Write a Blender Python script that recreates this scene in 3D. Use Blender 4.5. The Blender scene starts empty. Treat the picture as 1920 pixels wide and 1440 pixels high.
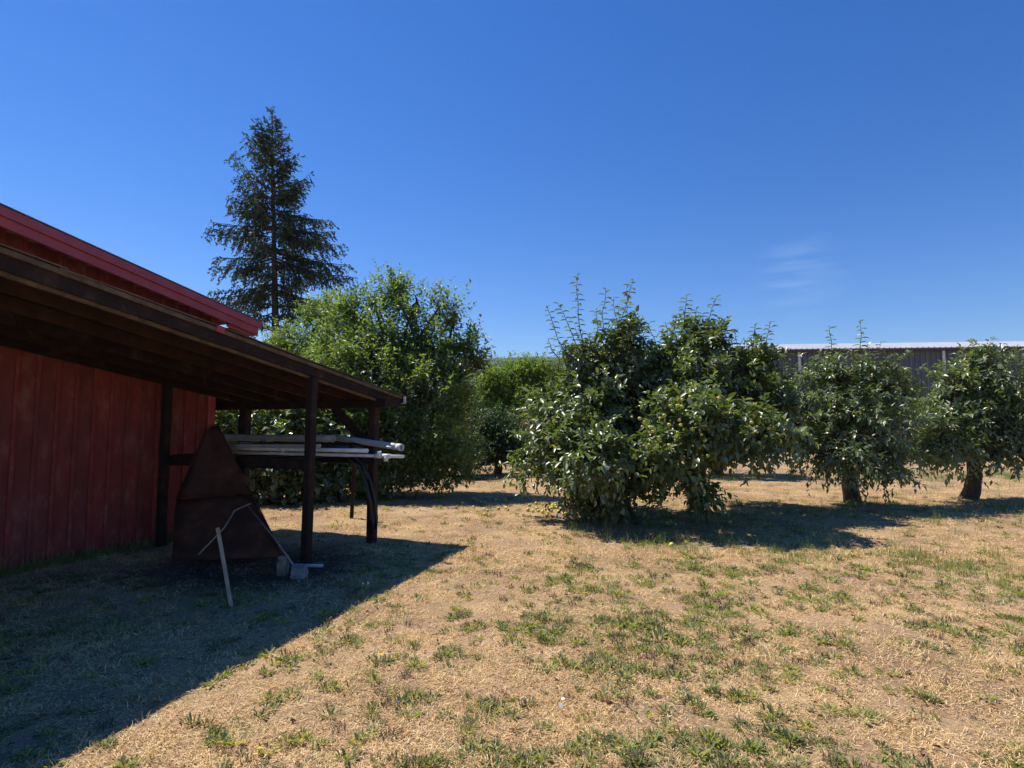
import bpy, math, random
import numpy as np
from mathutils import Vector

SEED = 7
random.seed(SEED)
rng = np.random.default_rng(SEED)
S = bpy.context.scene
COL = S.collection

# ------------------------------------------------------------------ camera, world, sun
F = 1067.0
CAM_H = 1.6
TH = math.atan(80 / F)
cam_d = bpy.data.cameras.new('camera')
cam = bpy.data.objects.new('camera', cam_d)
COL.objects.link(cam)
cam_d.sensor_width = 36.0
cam_d.lens = 36.0 * F / 1920.0
cam_d.clip_end = 20000
cam_d.clip_start = 0.05
cam.location = (0, 0, CAM_H)
cam.rotation_euler = (math.pi / 2 + TH, 0, 0)
S.camera = cam

SUN = (0.496, -0.324)                       # ground shift of a shadow per metre of height
SUN_EL = math.atan(1 / math.hypot(*SUN))
w = bpy.data.worlds.new('World')
S.world = w
w.use_nodes = True
nt = w.node_tree
nt.nodes.clear()
sky = nt.nodes.new('ShaderNodeTexSky')
sky.sky_type = 'NISHITA'
sky.sun_disc = False
sky.sun_elevation = SUN_EL
sky.sun_rotation = math.atan2(-SUN[0], -SUN[1])
sky.altitude = 200
sky.air_density = 1.0
sky.dust_density = 0.0
sky.ozone_density = 5.0
bg = nt.nodes.new('ShaderNodeBackground')
bg.inputs[1].default_value = 0.115
wo = nt.nodes.new('ShaderNodeOutputWorld')
hsv = nt.nodes.new('ShaderNodeHueSaturation')
hsv.inputs['Saturation'].default_value = 1.34
hsv.inputs['Hue'].default_value = 0.512
hsv.inputs['Value'].default_value = 0.93
nt.links.new(sky.outputs[0], hsv.inputs['Color'])
# faint wisp of high cloud low in the sky at right
tcw = nt.nodes.new('ShaderNodeTexCoord')
dw = nt.nodes.new('ShaderNodeVectorMath'); dw.operation = 'DISTANCE'
dw.inputs[1].default_value = (0.445, 0.865, 0.232)
nt.links.new(tcw.outputs['Generated'], dw.inputs[0])
mw = nt.nodes.new('ShaderNodeMapRange'); mw.inputs[1].default_value = 0.01; mw.inputs[2].default_value = 0.075; mw.inputs[3].default_value = 1; mw.inputs[4].default_value = 0
nt.links.new(dw.outputs['Value'], mw.inputs[0])
mpw = nt.nodes.new('ShaderNodeMapping'); mpw.inputs['Rotation'].default_value = (0, 0.35, 0.3); mpw.inputs['Scale'].default_value = (9, 9, 60)
nt.links.new(tcw.outputs['Generated'], mpw.inputs[0])
nw = nt.nodes.new('ShaderNodeTexNoise'); nw.inputs['Scale'].default_value = 1.0; nw.inputs['Detail'].default_value = 5
nt.links.new(mpw.outputs[0], nw.inputs['Vector'])
rw = nt.nodes.new('ShaderNodeMapRange'); rw.inputs[1].default_value = 0.42; rw.inputs[2].default_value = 0.75; rw.inputs[4].default_value = 0.20
nt.links.new(nw.outputs['Fac'], rw.inputs[0])
xw = nt.nodes.new('ShaderNodeMath'); xw.operation = 'MULTIPLY'
nt.links.new(mw.outputs[0], xw.inputs[0]); nt.links.new(rw.outputs[0], xw.inputs[1])
cw = nt.nodes.new('ShaderNodeMix'); cw.data_type = 'RGBA'; cw.inputs[7].default_value = (5.5, 6.5, 8.0, 1)
nt.links.new(xw.outputs[0], cw.inputs[0]); nt.links.new(hsv.outputs[0], cw.inputs[6])
nt.links.new(cw.outputs[2], bg.inputs[0])
nt.links.new(bg.outputs[0], wo.inputs[0])

sl = bpy.data.lights.new('sun', 'SUN')
sl.energy = 5.0
sl.angle = math.radians(0.5)
sl.color = (1.0, 0.93, 0.82)
so = bpy.data.objects.new('sun', sl)
COL.objects.link(so)
so.rotation_euler = Vector((SUN[0], SUN[1], -1)).to_track_quat('-Z', 'Y').to_euler()
so.location = (-6, 2, 20)

S.view_settings.view_transform = 'Standard'
S.view_settings.look = 'None'
S.view_settings.gamma = 1
S.view_settings.exposure = 0.42
S.view_settings.use_curve_mapping = False
S.cycles.max_bounces = 8
S.cycles.transparent_max_bounces = 8

# ------------------------------------------------------------------ helpers
def ray(px, py):
    a = (px - 960) / F
    b = (720 - py) / F
    return np.array([a, math.cos(TH) - b * math.sin(TH), math.sin(TH) + b * math.cos(TH)])

def at(px, py, Y):
    r = ray(px, py)
    p = r * (Y / r[1])
    p[2] += CAM_H
    return p

def gnd(px, py):
    r = ray(px, py)
    p = r * (-CAM_H / r[2])
    p[2] = 0
    return p

def unit(v):
    v = np.asarray(v, float)
    return v / np.maximum(np.linalg.norm(v, axis=-1, keepdims=True), 1e-9)

ORG = {}

def tag(o, label=None, cat=None, group=None, kind=None):
    if label: o['label'] = label
    if cat: o['category'] = cat
    if group: o['group'] = group
    if kind: o['kind'] = kind
    return o

def empty(name, loc, label, cat, group=None):
    o = bpy.data.objects.new(name, None)
    o.empty_display_size = 0.2
    COL.objects.link(o)
    o.location = tuple(loc)
    ORG[o] = np.array(loc, float)
    return tag(o, label, cat, group)

def np_mesh(name, V, T, tone=None, smooth=False):
    me = bpy.data.meshes.new(name)
    V = np.asarray(V, np.float32).reshape(-1, 3)
    T = np.asarray(T, np.int32).reshape(-1, 3)
    me.vertices.add(len(V))
    me.vertices.foreach_set('co', V.ravel())
    me.loops.add(T.size)
    me.loops.foreach_set('vertex_index', T.ravel())
    me.polygons.add(len(T))
    me.polygons.foreach_set('loop_start', np.arange(0, T.size, 3, dtype=np.int32))
    me.polygons.foreach_set('use_smooth', np.full(len(T), smooth, dtype=bool))
    me.update(calc_edges=True)
    if tone is not None:
        a = me.attributes.new('tone', 'FLOAT', 'FACE')
        a.data.foreach_set('value', np.asarray(tone, np.float32))
    return me

def link(name, me, mat, parent=None, own=None):
    o = bpy.data.objects.new(name, me)
    if mat is not None and not me.materials:
        me.materials.append(mat)
    COL.objects.link(o)
    if parent is not None:
        o.parent = parent
        ORG[o] = ORG[parent]
    else:
        ORG[o] = np.zeros(3)
    return o

class MB:
    """collects boxes and tubes in world coordinates"""
    def __init__(s):
        s.v = []
        s.f = []
    def add(s, v, f):
        b = len(s.v)
        s.v += [tuple(map(float, p)) for p in v]
        s.f += [tuple(i + b for i in q) for q in f]
        return s
    def bar(s, a, b, wd, ht, up=(0, 0, 1), jitter=0.0):
        a = np.array(a, float); b = np.array(b, float)
        d = unit(b - a)
        x = unit(np.cross(d, np.array(up, float)))
        y = np.cross(x, d)
        v = []
        n = 1 if jitter == 0 else max(2, int(np.linalg.norm(b - a) / 0.35))
        for i in range(n + 1):
            p = a + (b - a) * i / n
            if jitter:
                p = p + x * random.uniform(-jitter, jitter) + y * random.uniform(-jitter, jitter)
            c = min(wd, ht) * 0.1
            for sx, sy in ((-1, -1), (1, -1), (1, 1), (-1, 1)):
                X = x * sx * wd / 2; Y = y * sy * ht / 2
                if sx == sy:
                    v += [p + X + Y - y * sy * c, p + X + Y - x * sx * c] if (sx, sy) == (1, 1) else [p + X + Y - y * sy * c, p + X + Y - x * sx * c]
                else:
                    v += [p + X + Y - x * sx * c, p + X + Y - y * sy * c]
        f = []
        for i in range(n):
            for k in range(8):
                f.append((i * 8 + k, i * 8 + (k + 1) % 8, i * 8 + 8 + (k + 1) % 8, i * 8 + 8 + k))
        f.append(tuple(range(7, -1, -1)))
        f.append(tuple(n * 8 + k for k in range(8)))
        return s.add(v, f)
    def tube(s, pts, rad, sides=8, caps=True, hollow=0.0, hdepth=0.5):
        pts = [np.array(p, float) for p in pts]
        if not hasattr(rad, '__len__'): rad = [rad] * len(pts)
        v = []
        prev = None
        for i, p in enumerate(pts):
            d = unit(pts[min(i + 1, len(pts) - 1)] - pts[max(i - 1, 0)])
            if prev is None:
                r = np.array((0, 0, 1.0)) if abs(d[2]) < 0.9 else np.array((1.0, 0, 0))
            else:
                r = prev
            x = unit(r - d * np.dot(r, d))
            prev = x
            y = np.cross(d, x)
            for k in range(sides):
                a = 2 * math.pi * k / sides
                v.append(p + (x * math.cos(a) + y * math.sin(a)) * rad[i])
        f = []
        for i in range(len(pts) - 1):
            for k in range(sides):
                f.append((i * sides + k, i * sides + (k + 1) % sides, (i + 1) * sides + (k + 1) % sides, (i + 1) * sides + k))
        if hollow:
            # ring wall at the far end, running back inside
            d = unit(pts[-1] - pts[-2])
            b = len(v)
            c = pts[-1]
            e = (len(pts) - 1) * sides
            for k in range(sides):
                v.append(c + (v[e + k] - c) * hollow)
            for k in range(sides):
                v.append(c + (v[e + k] - c) * hollow - d * hdepth)
            for k in range(sides):
                k2 = (k + 1) % sides
                f.append((e + k, e + k2, b + k2, b + k))
                f.append((b + k, b + k2, b + sides + k2, b + sides + k))
            f.append(tuple(range(sides - 1, -1, -1)))
        elif caps:
            f.append(tuple(range(sides - 1, -1, -1)))
            f.append(tuple((len(pts) - 1) * sides + k for k in range(sides)))
        return s.add(v, f)
    def build(s, name, mat, parent=None, smooth=False):
        o0 = ORG[parent] if parent is not None else np.zeros(3)
        me = bpy.data.meshes.new(name)
        me.from_pydata([tuple(np.array(p) - o0) for p in s.v], [], s.f)
        me.polygons.foreach_set('use_smooth', np.full(len(s.f), smooth, dtype=bool))
        me.update()
        return link(name, me, mat, parent)

# ------------------------------------------------------------------ materials
def new_mat(name):
    m = bpy.data.materials.new(name)
    m.use_nodes = True
    n = m.node_tree
    n.nodes.clear()
    out = n.nodes.new('ShaderNodeOutputMaterial')
    return m, n, out

def nd(n, t, **kw):
    x = n.nodes.new(t)
    for k, v in kw.items():
        if k.startswith('i_'):
            key = k[2:]
            x.inputs[int(key) if key.isdigit() else key.replace('_', ' ')].default_value = v
        else:
            setattr(x, k, v)
    return x

def ramp(n, src, stops):
    r = n.nodes.new('ShaderNodeValToRGB')
    el = r.color_ramp.elements
    while len(el) < len(stops): el.new(0.5)
    for e, (p, c) in zip(el, stops):
        e.position = p
        e.color = (*c, 1)
    n.links.new(src, r.inputs[0])
    return r.outputs[0]

def leaf_mat(name, stops, rough=0.4, trans=0.35, tcol=None, under=None, spec=0.5, inst=0.0):
    m, n, out = new_mat(name)
    at_ = nd(n, 'ShaderNodeAttribute', attribute_name='tone')
    oi = nd(n, 'ShaderNodeObjectInfo')
    vr = nd(n, 'ShaderNodeMath', operation='MULTIPLY_ADD', i_1=inst, i_2=-inst * 0.5)
    n.links.new(oi.outputs['Random'], vr.inputs[0])
    add = nd(n, 'ShaderNodeMath', operation='ADD')
    n.links.new(at_.outputs['Fac'], add.inputs[0]); n.links.new(vr.outputs[0], add.inputs[1])
    c = ramp(n, add.outputs[0], stops)
    if under:
        g = nd(n, 'ShaderNodeNewGeometry')
        mx = nd(n, 'ShaderNodeMix', data_type='RGBA')
        n.links.new(g.outputs['Backfacing'], mx.inputs['Factor'])
        n.links.new(c, mx.inputs[6])
        hs = nd(n, 'ShaderNodeMix', data_type='RGBA'); hs.inputs['Factor'].default_value = 0.5
        n.links.new(c, hs.inputs[6]); hs.inputs[7].default_value = (*under, 1)
        n.links.new(hs.outputs[2], mx.inputs[7])
        c = mx.outputs[2]
    p = nd(n, 'ShaderNodeBsdfPrincipled')
    p.inputs['Roughness'].default_value = rough
    p.inputs['Specular IOR Level'].default_value = spec
    n.links.new(c, p.inputs['Base Color'])
    t = nd(n, 'ShaderNodeBsdfTranslucent')
    gm = nd(n, 'ShaderNodeMix', data_type='RGBA', blend_type='MULTIPLY')
    gm.inputs['Factor'].default_value = 1.0
    n.links.new(c, gm.inputs[6]); gm.inputs[7].default_value = (*(tcol or (1.6, 1.9, 0.6)), 1)
    n.links.new(gm.outputs[2], t.inputs['Color'])
    ms = nd(n, 'ShaderNodeMixShader'); ms.inputs[0].default_value = trans
    n.links.new(p.outputs[0], ms.inputs[1]); n.links.new(t.outputs[0], ms.inputs[2])
    n.links.new(ms.outputs[0], out.inputs[0])
    return m

def rough_mat(name, stops, scale=6, rough=0.85, bump=0.3, stretch=(1, 1, 1), detail=8, metallic=0.0, spec=0.3, bscale=None):
    m, n, out = new_mat(name)
    tc = nd(n, 'ShaderNodeTexCoord')
    mp = nd(n, 'ShaderNodeMapping'); mp.inputs['Scale'].default_value = stretch
    n.links.new(tc.outputs['Object'], mp.inputs[0])
    nz = nd(n, 'ShaderNodeTexNoise', i_Scale=scale, i_Detail=detail, i_Roughness=0.65)
    n.links.new(mp.outputs[0], nz.inputs['Vector'])
    c = ramp(n, nz.outputs['Fac'], stops)
    p = nd(n, 'ShaderNodeBsdfPrincipled')
    p.inputs['Roughness'].default_value = rough
    p.inputs['Metallic'].default_value = metallic
    p.inputs['Specular IOR Level'].default_value = spec
    n.links.new(c, p.inputs['Base Color'])
    nb = nd(n, 'ShaderNodeTexNoise', i_Scale=bscale or scale * 3, i_Detail=6)
    n.links.new(mp.outputs[0], nb.inputs['Vector'])
    b = nd(n, 'ShaderNodeBump', i_Strength=bump, i_Distance=0.02)
    n.links.new(nb.outputs['Fac'], b.inputs['Height'])
    n.links.new(b.outputs[0], p.inputs['Normal'])
    n.links.new(p.outputs[0], out.inputs[0])
    return m

M = {}
M['apple_leaf'] = leaf_mat('apple_leaf', [(0, (0.062, 0.092, 0.032)), (0.5, (0.135, 0.180, 0.060)), (0.93, (0.24, 0.285, 0.10)), (1.0, (0.36, 0.33, 0.09))], rough=0.36, trans=0.28, tcol=(1.5, 1.7, 0.6), under=(0.20, 0.23, 0.14), spec=0.7)
M['shoot_leaf'] = M['apple_leaf']
M['broad_leaf'] = leaf_mat('broad_leaf', [(0, (0.085, 0.125, 0.030)), (0.6, (0.170, 0.235, 0.058)), (1.0, (0.28, 0.34, 0.10))], rough=0.45, trans=0.45, tcol=(1.5, 1.65, 0.6), under=(0.15, 0.19, 0.10), spec=0.8)
M['hazel_leaf'] = leaf_mat('hazel_leaf', [(0, (0.09, 0.13, 0.035)), (0.6, (0.19, 0.25, 0.065)), (1.0, (0.32, 0.35, 0.10))], rough=0.42, trans=0.4, under=(0.15, 0.19, 0.09))
M['vine_leaf'] = leaf_mat('vine_leaf', [(0, (0.08, 0.12, 0.035)), (0.6, (0.16, 0.21, 0.065)), (1.0, (0.28, 0.31, 0.12))], rough=0.33, trans=0.3, under=(0.2, 0.22, 0.13), spec=0.7)
M['light_leaf'] = leaf_mat('light_leaf', [(0, (0.10, 0.145, 0.028)), (0.6, (0.19, 0.255, 0.045)), (1.0, (0.32, 0.38, 0.07))], rough=0.5, trans=0.4)
M['dark_leaf'] = leaf_mat('dark_leaf', [(0, (0.025, 0.05, 0.015)), (0.6, (0.04, 0.085, 0.02)), (1.0, (0.08, 0.13, 0.03))], rough=0.45, trans=0.3)
M['needle'] = leaf_mat('needle', [(0, (0.018, 0.032, 0.018)), (0.6, (0.045, 0.065, 0.028)), (1.0, (0.095, 0.125, 0.045))], rough=0.6, trans=0.15, tcol=(1.3, 1.5, 0.6))
M['dead_leaf'] = leaf_mat('dead_leaf', [(0, (0.16, 0.07, 0.03)), (0.6, (0.30, 0.15, 0.07)), (1.0, (0.42, 0.26, 0.14))], rough=0.7, trans=0.25, tcol=(1.3, 1.0, 0.7))
M['straw'] = leaf_mat('straw', [(0, (0.20, 0.125, 0.070)), (0.3, (0.54, 0.36, 0.165)), (0.72, (0.88, 0.64, 0.30)), (1, (0.93, 0.78, 0.46))], rough=0.6, trans=0.2, tcol=(1.1, 1.0, 0.8), inst=0.55, spec=0.3)
M['green_grass'] = leaf_mat('green_grass', [(0, (0.10, 0.13, 0.04)), (0.6, (0.19, 0.23, 0.07)), (1, (0.30, 0.30, 0.12))], rough=0.5, trans=0.3)
M['weed_leaf'] = leaf_mat('weed_leaf', [(0, (0.09, 0.10, 0.045)), (0.35, (0.17, 0.19, 0.065)), (0.75, (0.34, 0.37, 0.10)), (1, (0.60, 0.50, 0.15))], rough=0.6, trans=0.25, under=(0.15, 0.17, 0.10), spec=0.25, inst=0.4)
M['chip'] = leaf_mat('chip', [(0, (0.07, 0.04, 0.022)), (0.6, (0.17, 0.105, 0.06)), (1, (0.40, 0.30, 0.20))], rough=0.8, trans=0.05, tcol=(1, 1, 1))
M['bark'] = rough_mat('bark', [(0.3, (0.035, 0.028, 0.023)), (0.7, (0.10, 0.082, 0.068))], scale=14, stretch=(1, 1, 0.35), bump=0.8)
M['pale_bark'] = rough_mat('pale_bark', [(0.3, (0.20, 0.16, 0.13)), (0.7, (0.42, 0.36, 0.31))], scale=20, bump=0.5)
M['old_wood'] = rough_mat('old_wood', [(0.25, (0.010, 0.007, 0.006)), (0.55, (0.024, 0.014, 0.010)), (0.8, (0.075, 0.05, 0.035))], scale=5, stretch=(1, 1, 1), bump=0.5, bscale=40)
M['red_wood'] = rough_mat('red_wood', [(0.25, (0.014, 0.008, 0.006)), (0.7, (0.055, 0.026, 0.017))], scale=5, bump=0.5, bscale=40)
M['roof_edge'] = rough_mat('roof_edge', [(0.3, (0.05, 0.036, 0.024)), (0.7, (0.16, 0.115, 0.075))], scale=8, bump=0.4)
M['felt'] = rough_mat('felt', [(0.3, (0.07, 0.06, 0.05)), (0.62, (0.17, 0.145, 0.115)), (0.8, (0.42, 0.39, 0.34))], scale=3, bump=0.4, bscale=60)
M['dull_wood'] = rough_mat('dull_wood', [(0.3, (0.12, 0.10, 0.08)), (0.7, (0.28, 0.24, 0.19))], scale=9, bump=0.6)
M['pale_wood'] = rough_mat('pale_wood', [(0.3, (0.24, 0.19, 0.13)), (0.7, (0.46, 0.38, 0.28))], scale=9, bump=0.3)
M['end_board'] = rough_mat('end_board', [(0.3, (0.45, 0.47, 0.50)), (0.7, (0.68, 0.69, 0.70))], scale=12, bump=0.2)
M['red_paint'] = rough_mat('red_paint', [(0.3, (0.28, 0.035, 0.045)), (0.7, (0.38, 0.06, 0.07))], scale=5, rough=0.5, bump=0.1, spec=0.5)
for q_ in range(3):
    M['siding%d' % q_] = rough_mat('siding', [(0.3, (0.13 + .03 * q_, 0.030, 0.027)), (0.55, (0.20 + .02 * q_, 0.045, 0.04)), (0.72, (0.27, 0.11, 0.09))], scale=3 + q_, stretch=(1.5, 1.5, .8), rough=0.8, bump=0.4)
M['siding'] = rough_mat('siding', [(0.3, (0.20, 0.035, 0.032)), (0.7, (0.29, 0.06, 0.05))], scale=4, stretch=(1, 1, .3), rough=0.7, bump=0.3)
M['pvc'] = rough_mat('pvc', [(0.3, (0.60, 0.60, 0.58)), (0.6, (0.78, 0.78, 0.76))], scale=5, rough=0.4, bump=0.05, spec=0.5)
M['pvc_worn'] = rough_mat('pvc_worn', [(0.3, (0.30, 0.33, 0.36)), (0.7, (0.48, 0.51, 0.54))], scale=6, rough=0.45, bump=0.1, spec=0.5)
M['grey_pipe'] = rough_mat('grey_pipe', [(0.3, (0.22, 0.21, 0.20)), (0.7, (0.40, 0.37, 0.33))], scale=5, rough=0.5, bump=0.1)
M['black_plastic'] = rough_mat('black_plastic', [(0.3, (0.008, 0.008, 0.008)), (0.7, (0.02, 0.02, 0.02))], scale=5, rough=0.4, bump=0.1, spec=0.5)
M['rust'] = rough_mat('rust', [(0.25, (0.02, 0.009, 0.006)), (0.5, (0.06, 0.022, 0.011)), (0.75, (0.15, 0.055, 0.025))], scale=3, rough=0.75, bump=0.3)
M['dull_metal'] = rough_mat('dull_metal', [(0.3, (0.18, 0.15, 0.13)), (0.7, (0.34, 0.30, 0.27))], scale=9, rough=0.5, bump=0.1, metallic=0.3)
M['concrete'] = rough_mat('concrete', [(0.3, (0.16, 0.15, 0.14)), (0.7, (0.34, 0.32, 0.29))], scale=14, bump=0.5)
M['barn_wall'] = rough_mat('barn_wall', [(0.3, (0.070, 0.078, 0.098)), (0.7, (0.095, 0.104, 0.128))], scale=0.8, rough=0.5, bump=0.02, spec=0.4)
M['barn_trim'] = rough_mat('barn_trim', [(0.3, (0.07, 0.035, 0.04)), (0.7, (0.09, 0.05, 0.05))], scale=2, rough=0.5, bump=0.02)
M['barn_roof'] = rough_mat('barn_roof', [(0.3, (0.28, 0.30, 0.34)), (0.7, (0.40, 0.42, 0.46))], scale=1.2, rough=0.45, bump=0.02, spec=0.5)
M['apple'] = leaf_mat('apple', [(0, (0.34, 0.40, 0.08)), (0.6, (0.58, 0.54, 0.11)), (1.0, (0.62, 0.46, 0.11))], rough=0.3, trans=0.05, tcol=(1, 1, 1))
M['petal'] = leaf_mat('petal', [(0, (0.80, 0.80, 0.78)), (1, (0.85, 0.85, 0.83))], rough=0.6, trans=0.2, tcol=(1, 1, 1))
M['yellow'] = leaf_mat('yellow', [(0, (0.75, 0.50, 0.02)), (1, (0.85, 0.65, 0.03))], rough=0.6, trans=0.2, tcol=(1, 1, 1))
M['blue_petal'] = leaf_mat('blue_petal', [(0, (0.10, 0.09, 0.55)), (1, (0.16, 0.14, 0.70))], rough=0.6, trans=0.2, tcol=(1, 1, 1))

# ------------------------------------------------------------------ ground
def vnoise(x, y, seed=0):
    """smooth value noise"""
    xi = np.floor(x).astype(int); yi = np.floor(y).astype(int)
    xf = x - xi; yf = y - yi
    def h(a, b):
        n = (a * 374761393 + b * 668265263 + seed * 974634777) & 0x7fffffff
        n = ((n ^ (n >> 13)) * 1274126177) & 0x7fffffff
        return ((n ^ (n >> 16)) & 0xffff) / 65535.0
    u = xf * xf * (3 - 2 * xf); v = yf * yf * (3 - 2 * yf)
    return (h(xi, yi) * (1 - u) + h(xi + 1, yi) * u) * (1 - v) + (h(xi, yi + 1) * (1 - u) + h(xi + 1, yi + 1) * u) * v

def fbm(x, y, seed=0):
    return (vnoise(x, y, seed) + 0.5 * vnoise(2.1 * x + 7, 2.1 * y + 3, seed + 1) + 0.25 * vnoise(4.3 * x, 4.3 * y + 9, seed + 2)) / 1.75

def gz(x, y):
    x = np.asarray(x, float); y = np.asarray(y, float)
    fade = np.clip(1 - np.hypot(x, y - 6) / 40, 0, 1)
    return (0.045 * (fbm(x * 1.1, y * 1.1, 3) - 0.5) + 0.03 * (fbm(x * 4, y * 4, 5) - 0.5)) * fade

def axis(lo, hi, near_lo, near_hi, step):
    a = list(np.arange(near_lo, near_hi, step))
    s = step; p = near_lo
    left = []
    while p > lo:
        s *= 1.12; p -= s; left.append(max(p, lo))
    s = step; p = a[-1]; right = []
    while p < hi:
        s *= 1.12; p += s; right.append(min(p, hi))
    return np.array(left[::-1] + a + right)

gx = axis(-6000, 6000, -9, 9, 0.07)
gy = axis(-60, 9000, 1.0, 16, 0.07)
GX, GY = np.meshgrid(gx, gy)
GZ = gz(GX, GY)
V = np.stack([GX, GY, GZ], -1).reshape(-1, 3)
nx, ny = len(gx), len(gy)
i = np.arange(nx - 1)[None, :] + nx * np.arange(ny - 1)[:, None]
i = i.ravel()
T = np.concatenate([np.stack([i, i + 1, i + nx + 1], 1), np.stack([i, i + nx + 1, i + nx], 1)])
gm, n, out = new_mat('dry_ground')
tc = nd(n, 'ShaderNodeTexCoord')
n1 = nd(n, 'ShaderNodeTexNoise', i_Scale=0.9, i_Detail=6, i_Roughness=0.6)
n2 = nd(n, 'ShaderNodeTexNoise', i_Scale=45.0, i_Detail=6, i_Roughness=0.75)
n3 = nd(n, 'ShaderNodeTexNoise', i_Scale=2.3, i_Detail=9, i_Roughness=0.7)
for q in (n1, n2, n3): n.links.new(tc.outputs['Object'], q.inputs['Vector'])
c1 = ramp(n, n1.outputs['Fac'], [(0.3, (0.25, 0.165, 0.11)), (0.5, (0.40, 0.275, 0.165)), (0.7, (0.54, 0.39, 0.21))])
c2 = ramp(n, n2.outputs['Fac'], [(0.3, (0.42, 0.38, 0.34)), (0.5, (0.95, 0.92, 0.9)), (0.7, (1.3, 1.3, 1.25))])
mul = nd(n, 'ShaderNodeMix', data_type='RGBA', blend_type='MULTIPLY'); mul.inputs['Factor'].default_value = 1
n.links.new(c1, mul.inputs[6]); n.links.new(c2, mul.inputs[7])
gr = ramp(n, n3.outputs['Fac'], [(0.52, (0, 0, 0)), (0.66, (1, 1, 1))])
gmx = nd(n, 'ShaderNodeMix', data_type='RGBA')
gsc = nd(n, 'ShaderNodeMath', operation='MULTIPLY', i_1=0.45)
n.links.new(gr, gsc.inputs[0]); n.links.new(gsc.outputs[0], gmx.inputs['Factor'])
n.links.new(mul.outputs[2], gmx.inputs[6]); gmx.inputs[7].default_value = (0.17, 0.18, 0.06, 1)
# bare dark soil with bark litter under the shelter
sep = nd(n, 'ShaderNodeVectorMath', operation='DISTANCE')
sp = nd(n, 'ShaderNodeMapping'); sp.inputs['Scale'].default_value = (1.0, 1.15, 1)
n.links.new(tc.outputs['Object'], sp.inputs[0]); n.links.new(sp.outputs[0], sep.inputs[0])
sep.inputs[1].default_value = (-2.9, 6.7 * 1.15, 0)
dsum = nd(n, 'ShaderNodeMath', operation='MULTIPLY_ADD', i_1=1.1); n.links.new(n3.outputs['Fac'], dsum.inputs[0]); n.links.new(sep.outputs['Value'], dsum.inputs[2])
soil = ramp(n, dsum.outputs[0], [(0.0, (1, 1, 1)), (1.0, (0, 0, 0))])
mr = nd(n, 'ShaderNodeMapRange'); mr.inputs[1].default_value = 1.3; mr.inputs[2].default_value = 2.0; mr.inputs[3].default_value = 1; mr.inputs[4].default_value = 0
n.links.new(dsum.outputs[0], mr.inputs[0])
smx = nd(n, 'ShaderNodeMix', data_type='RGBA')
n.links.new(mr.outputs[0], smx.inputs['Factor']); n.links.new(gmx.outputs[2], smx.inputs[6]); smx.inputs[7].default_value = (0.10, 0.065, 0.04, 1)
p = nd(n, 'ShaderNodeBsdfPrincipled'); p.inputs['Roughness'].default_value = 0.95; p.inputs['Specular IOR Level'].default_value = 0.1
n.links.new(smx.outputs[2], p.inputs['Base Color'])
b = nd(n, 'ShaderNodeBump', i_Strength=0.6, i_Distance=0.03)
n.links.new(n2.outputs['Fac'], b.inputs['Height']); n.links.new(b.outputs[0], p.inputs['Normal'])
n.links.new(p.outputs[0], out.inputs[0])
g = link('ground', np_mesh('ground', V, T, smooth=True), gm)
tag(g, kind='structure')

# far ridge
hm, n, out = new_mat('forest_hill')
tc = nd(n, 'ShaderNodeTexCoord')
n1 = nd(n, 'ShaderNodeTexNoise', i_Scale=0.02, i_Detail=8, i_Roughness=0.75); n.links.new(tc.outputs['Object'], n1.inputs['Vector'])
c = ramp(n, n1.outputs['Fac'], [(0.35, (0.010, 0.022, 0.012)), (0.58, (0.024, 0.042, 0.022)), (0.75, (0.07, 0.07, 0.04))])
p = nd(n, 'ShaderNodeBsdfPrincipled'); p.inputs['Roughness'].default_value = 0.95
n.links.new(c, p.inputs['Base Color']); n.links.new(p.outputs[0], out.inputs[0])
hx = np.linspace(-5200, 5200, 420); hy = np.linspace(2700, 4300, 50)
HX, HY = np.meshgrid(hx, hy)
prof = 425 + 50 * (fbm(hx / 900, hx * 0 + 3, 9) - 0.5) + 12 * (fbm(hx / 60, hx * 0, 4) - 0.5)
tt = np.clip((HY - 2700) / 800, 0, 1)
HZ = prof[None, :] * np.sin(tt * math.pi / 2) * (1 - 0.5 * np.clip((HY - 3500) / 800, 0, 1)) + 22 * (fbm(HX / 70, HY / 70, 11) - 0.5) * tt - 3
V = np.stack([HX, HY, HZ], -1).reshape(-1, 3)
nx, ny = len(hx), len(hy)
i = (np.arange(nx - 1)[None, :] + nx * np.arange(ny - 1)[:, None]).ravel()
T = np.concatenate([np.stack([i, i + 1, i + nx + 1], 1), np.stack([i, i + nx + 1, i + nx], 1)])
tag(link('hills', np_mesh('hills', V, T, smooth=True), hm), kind='structure')

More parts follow.
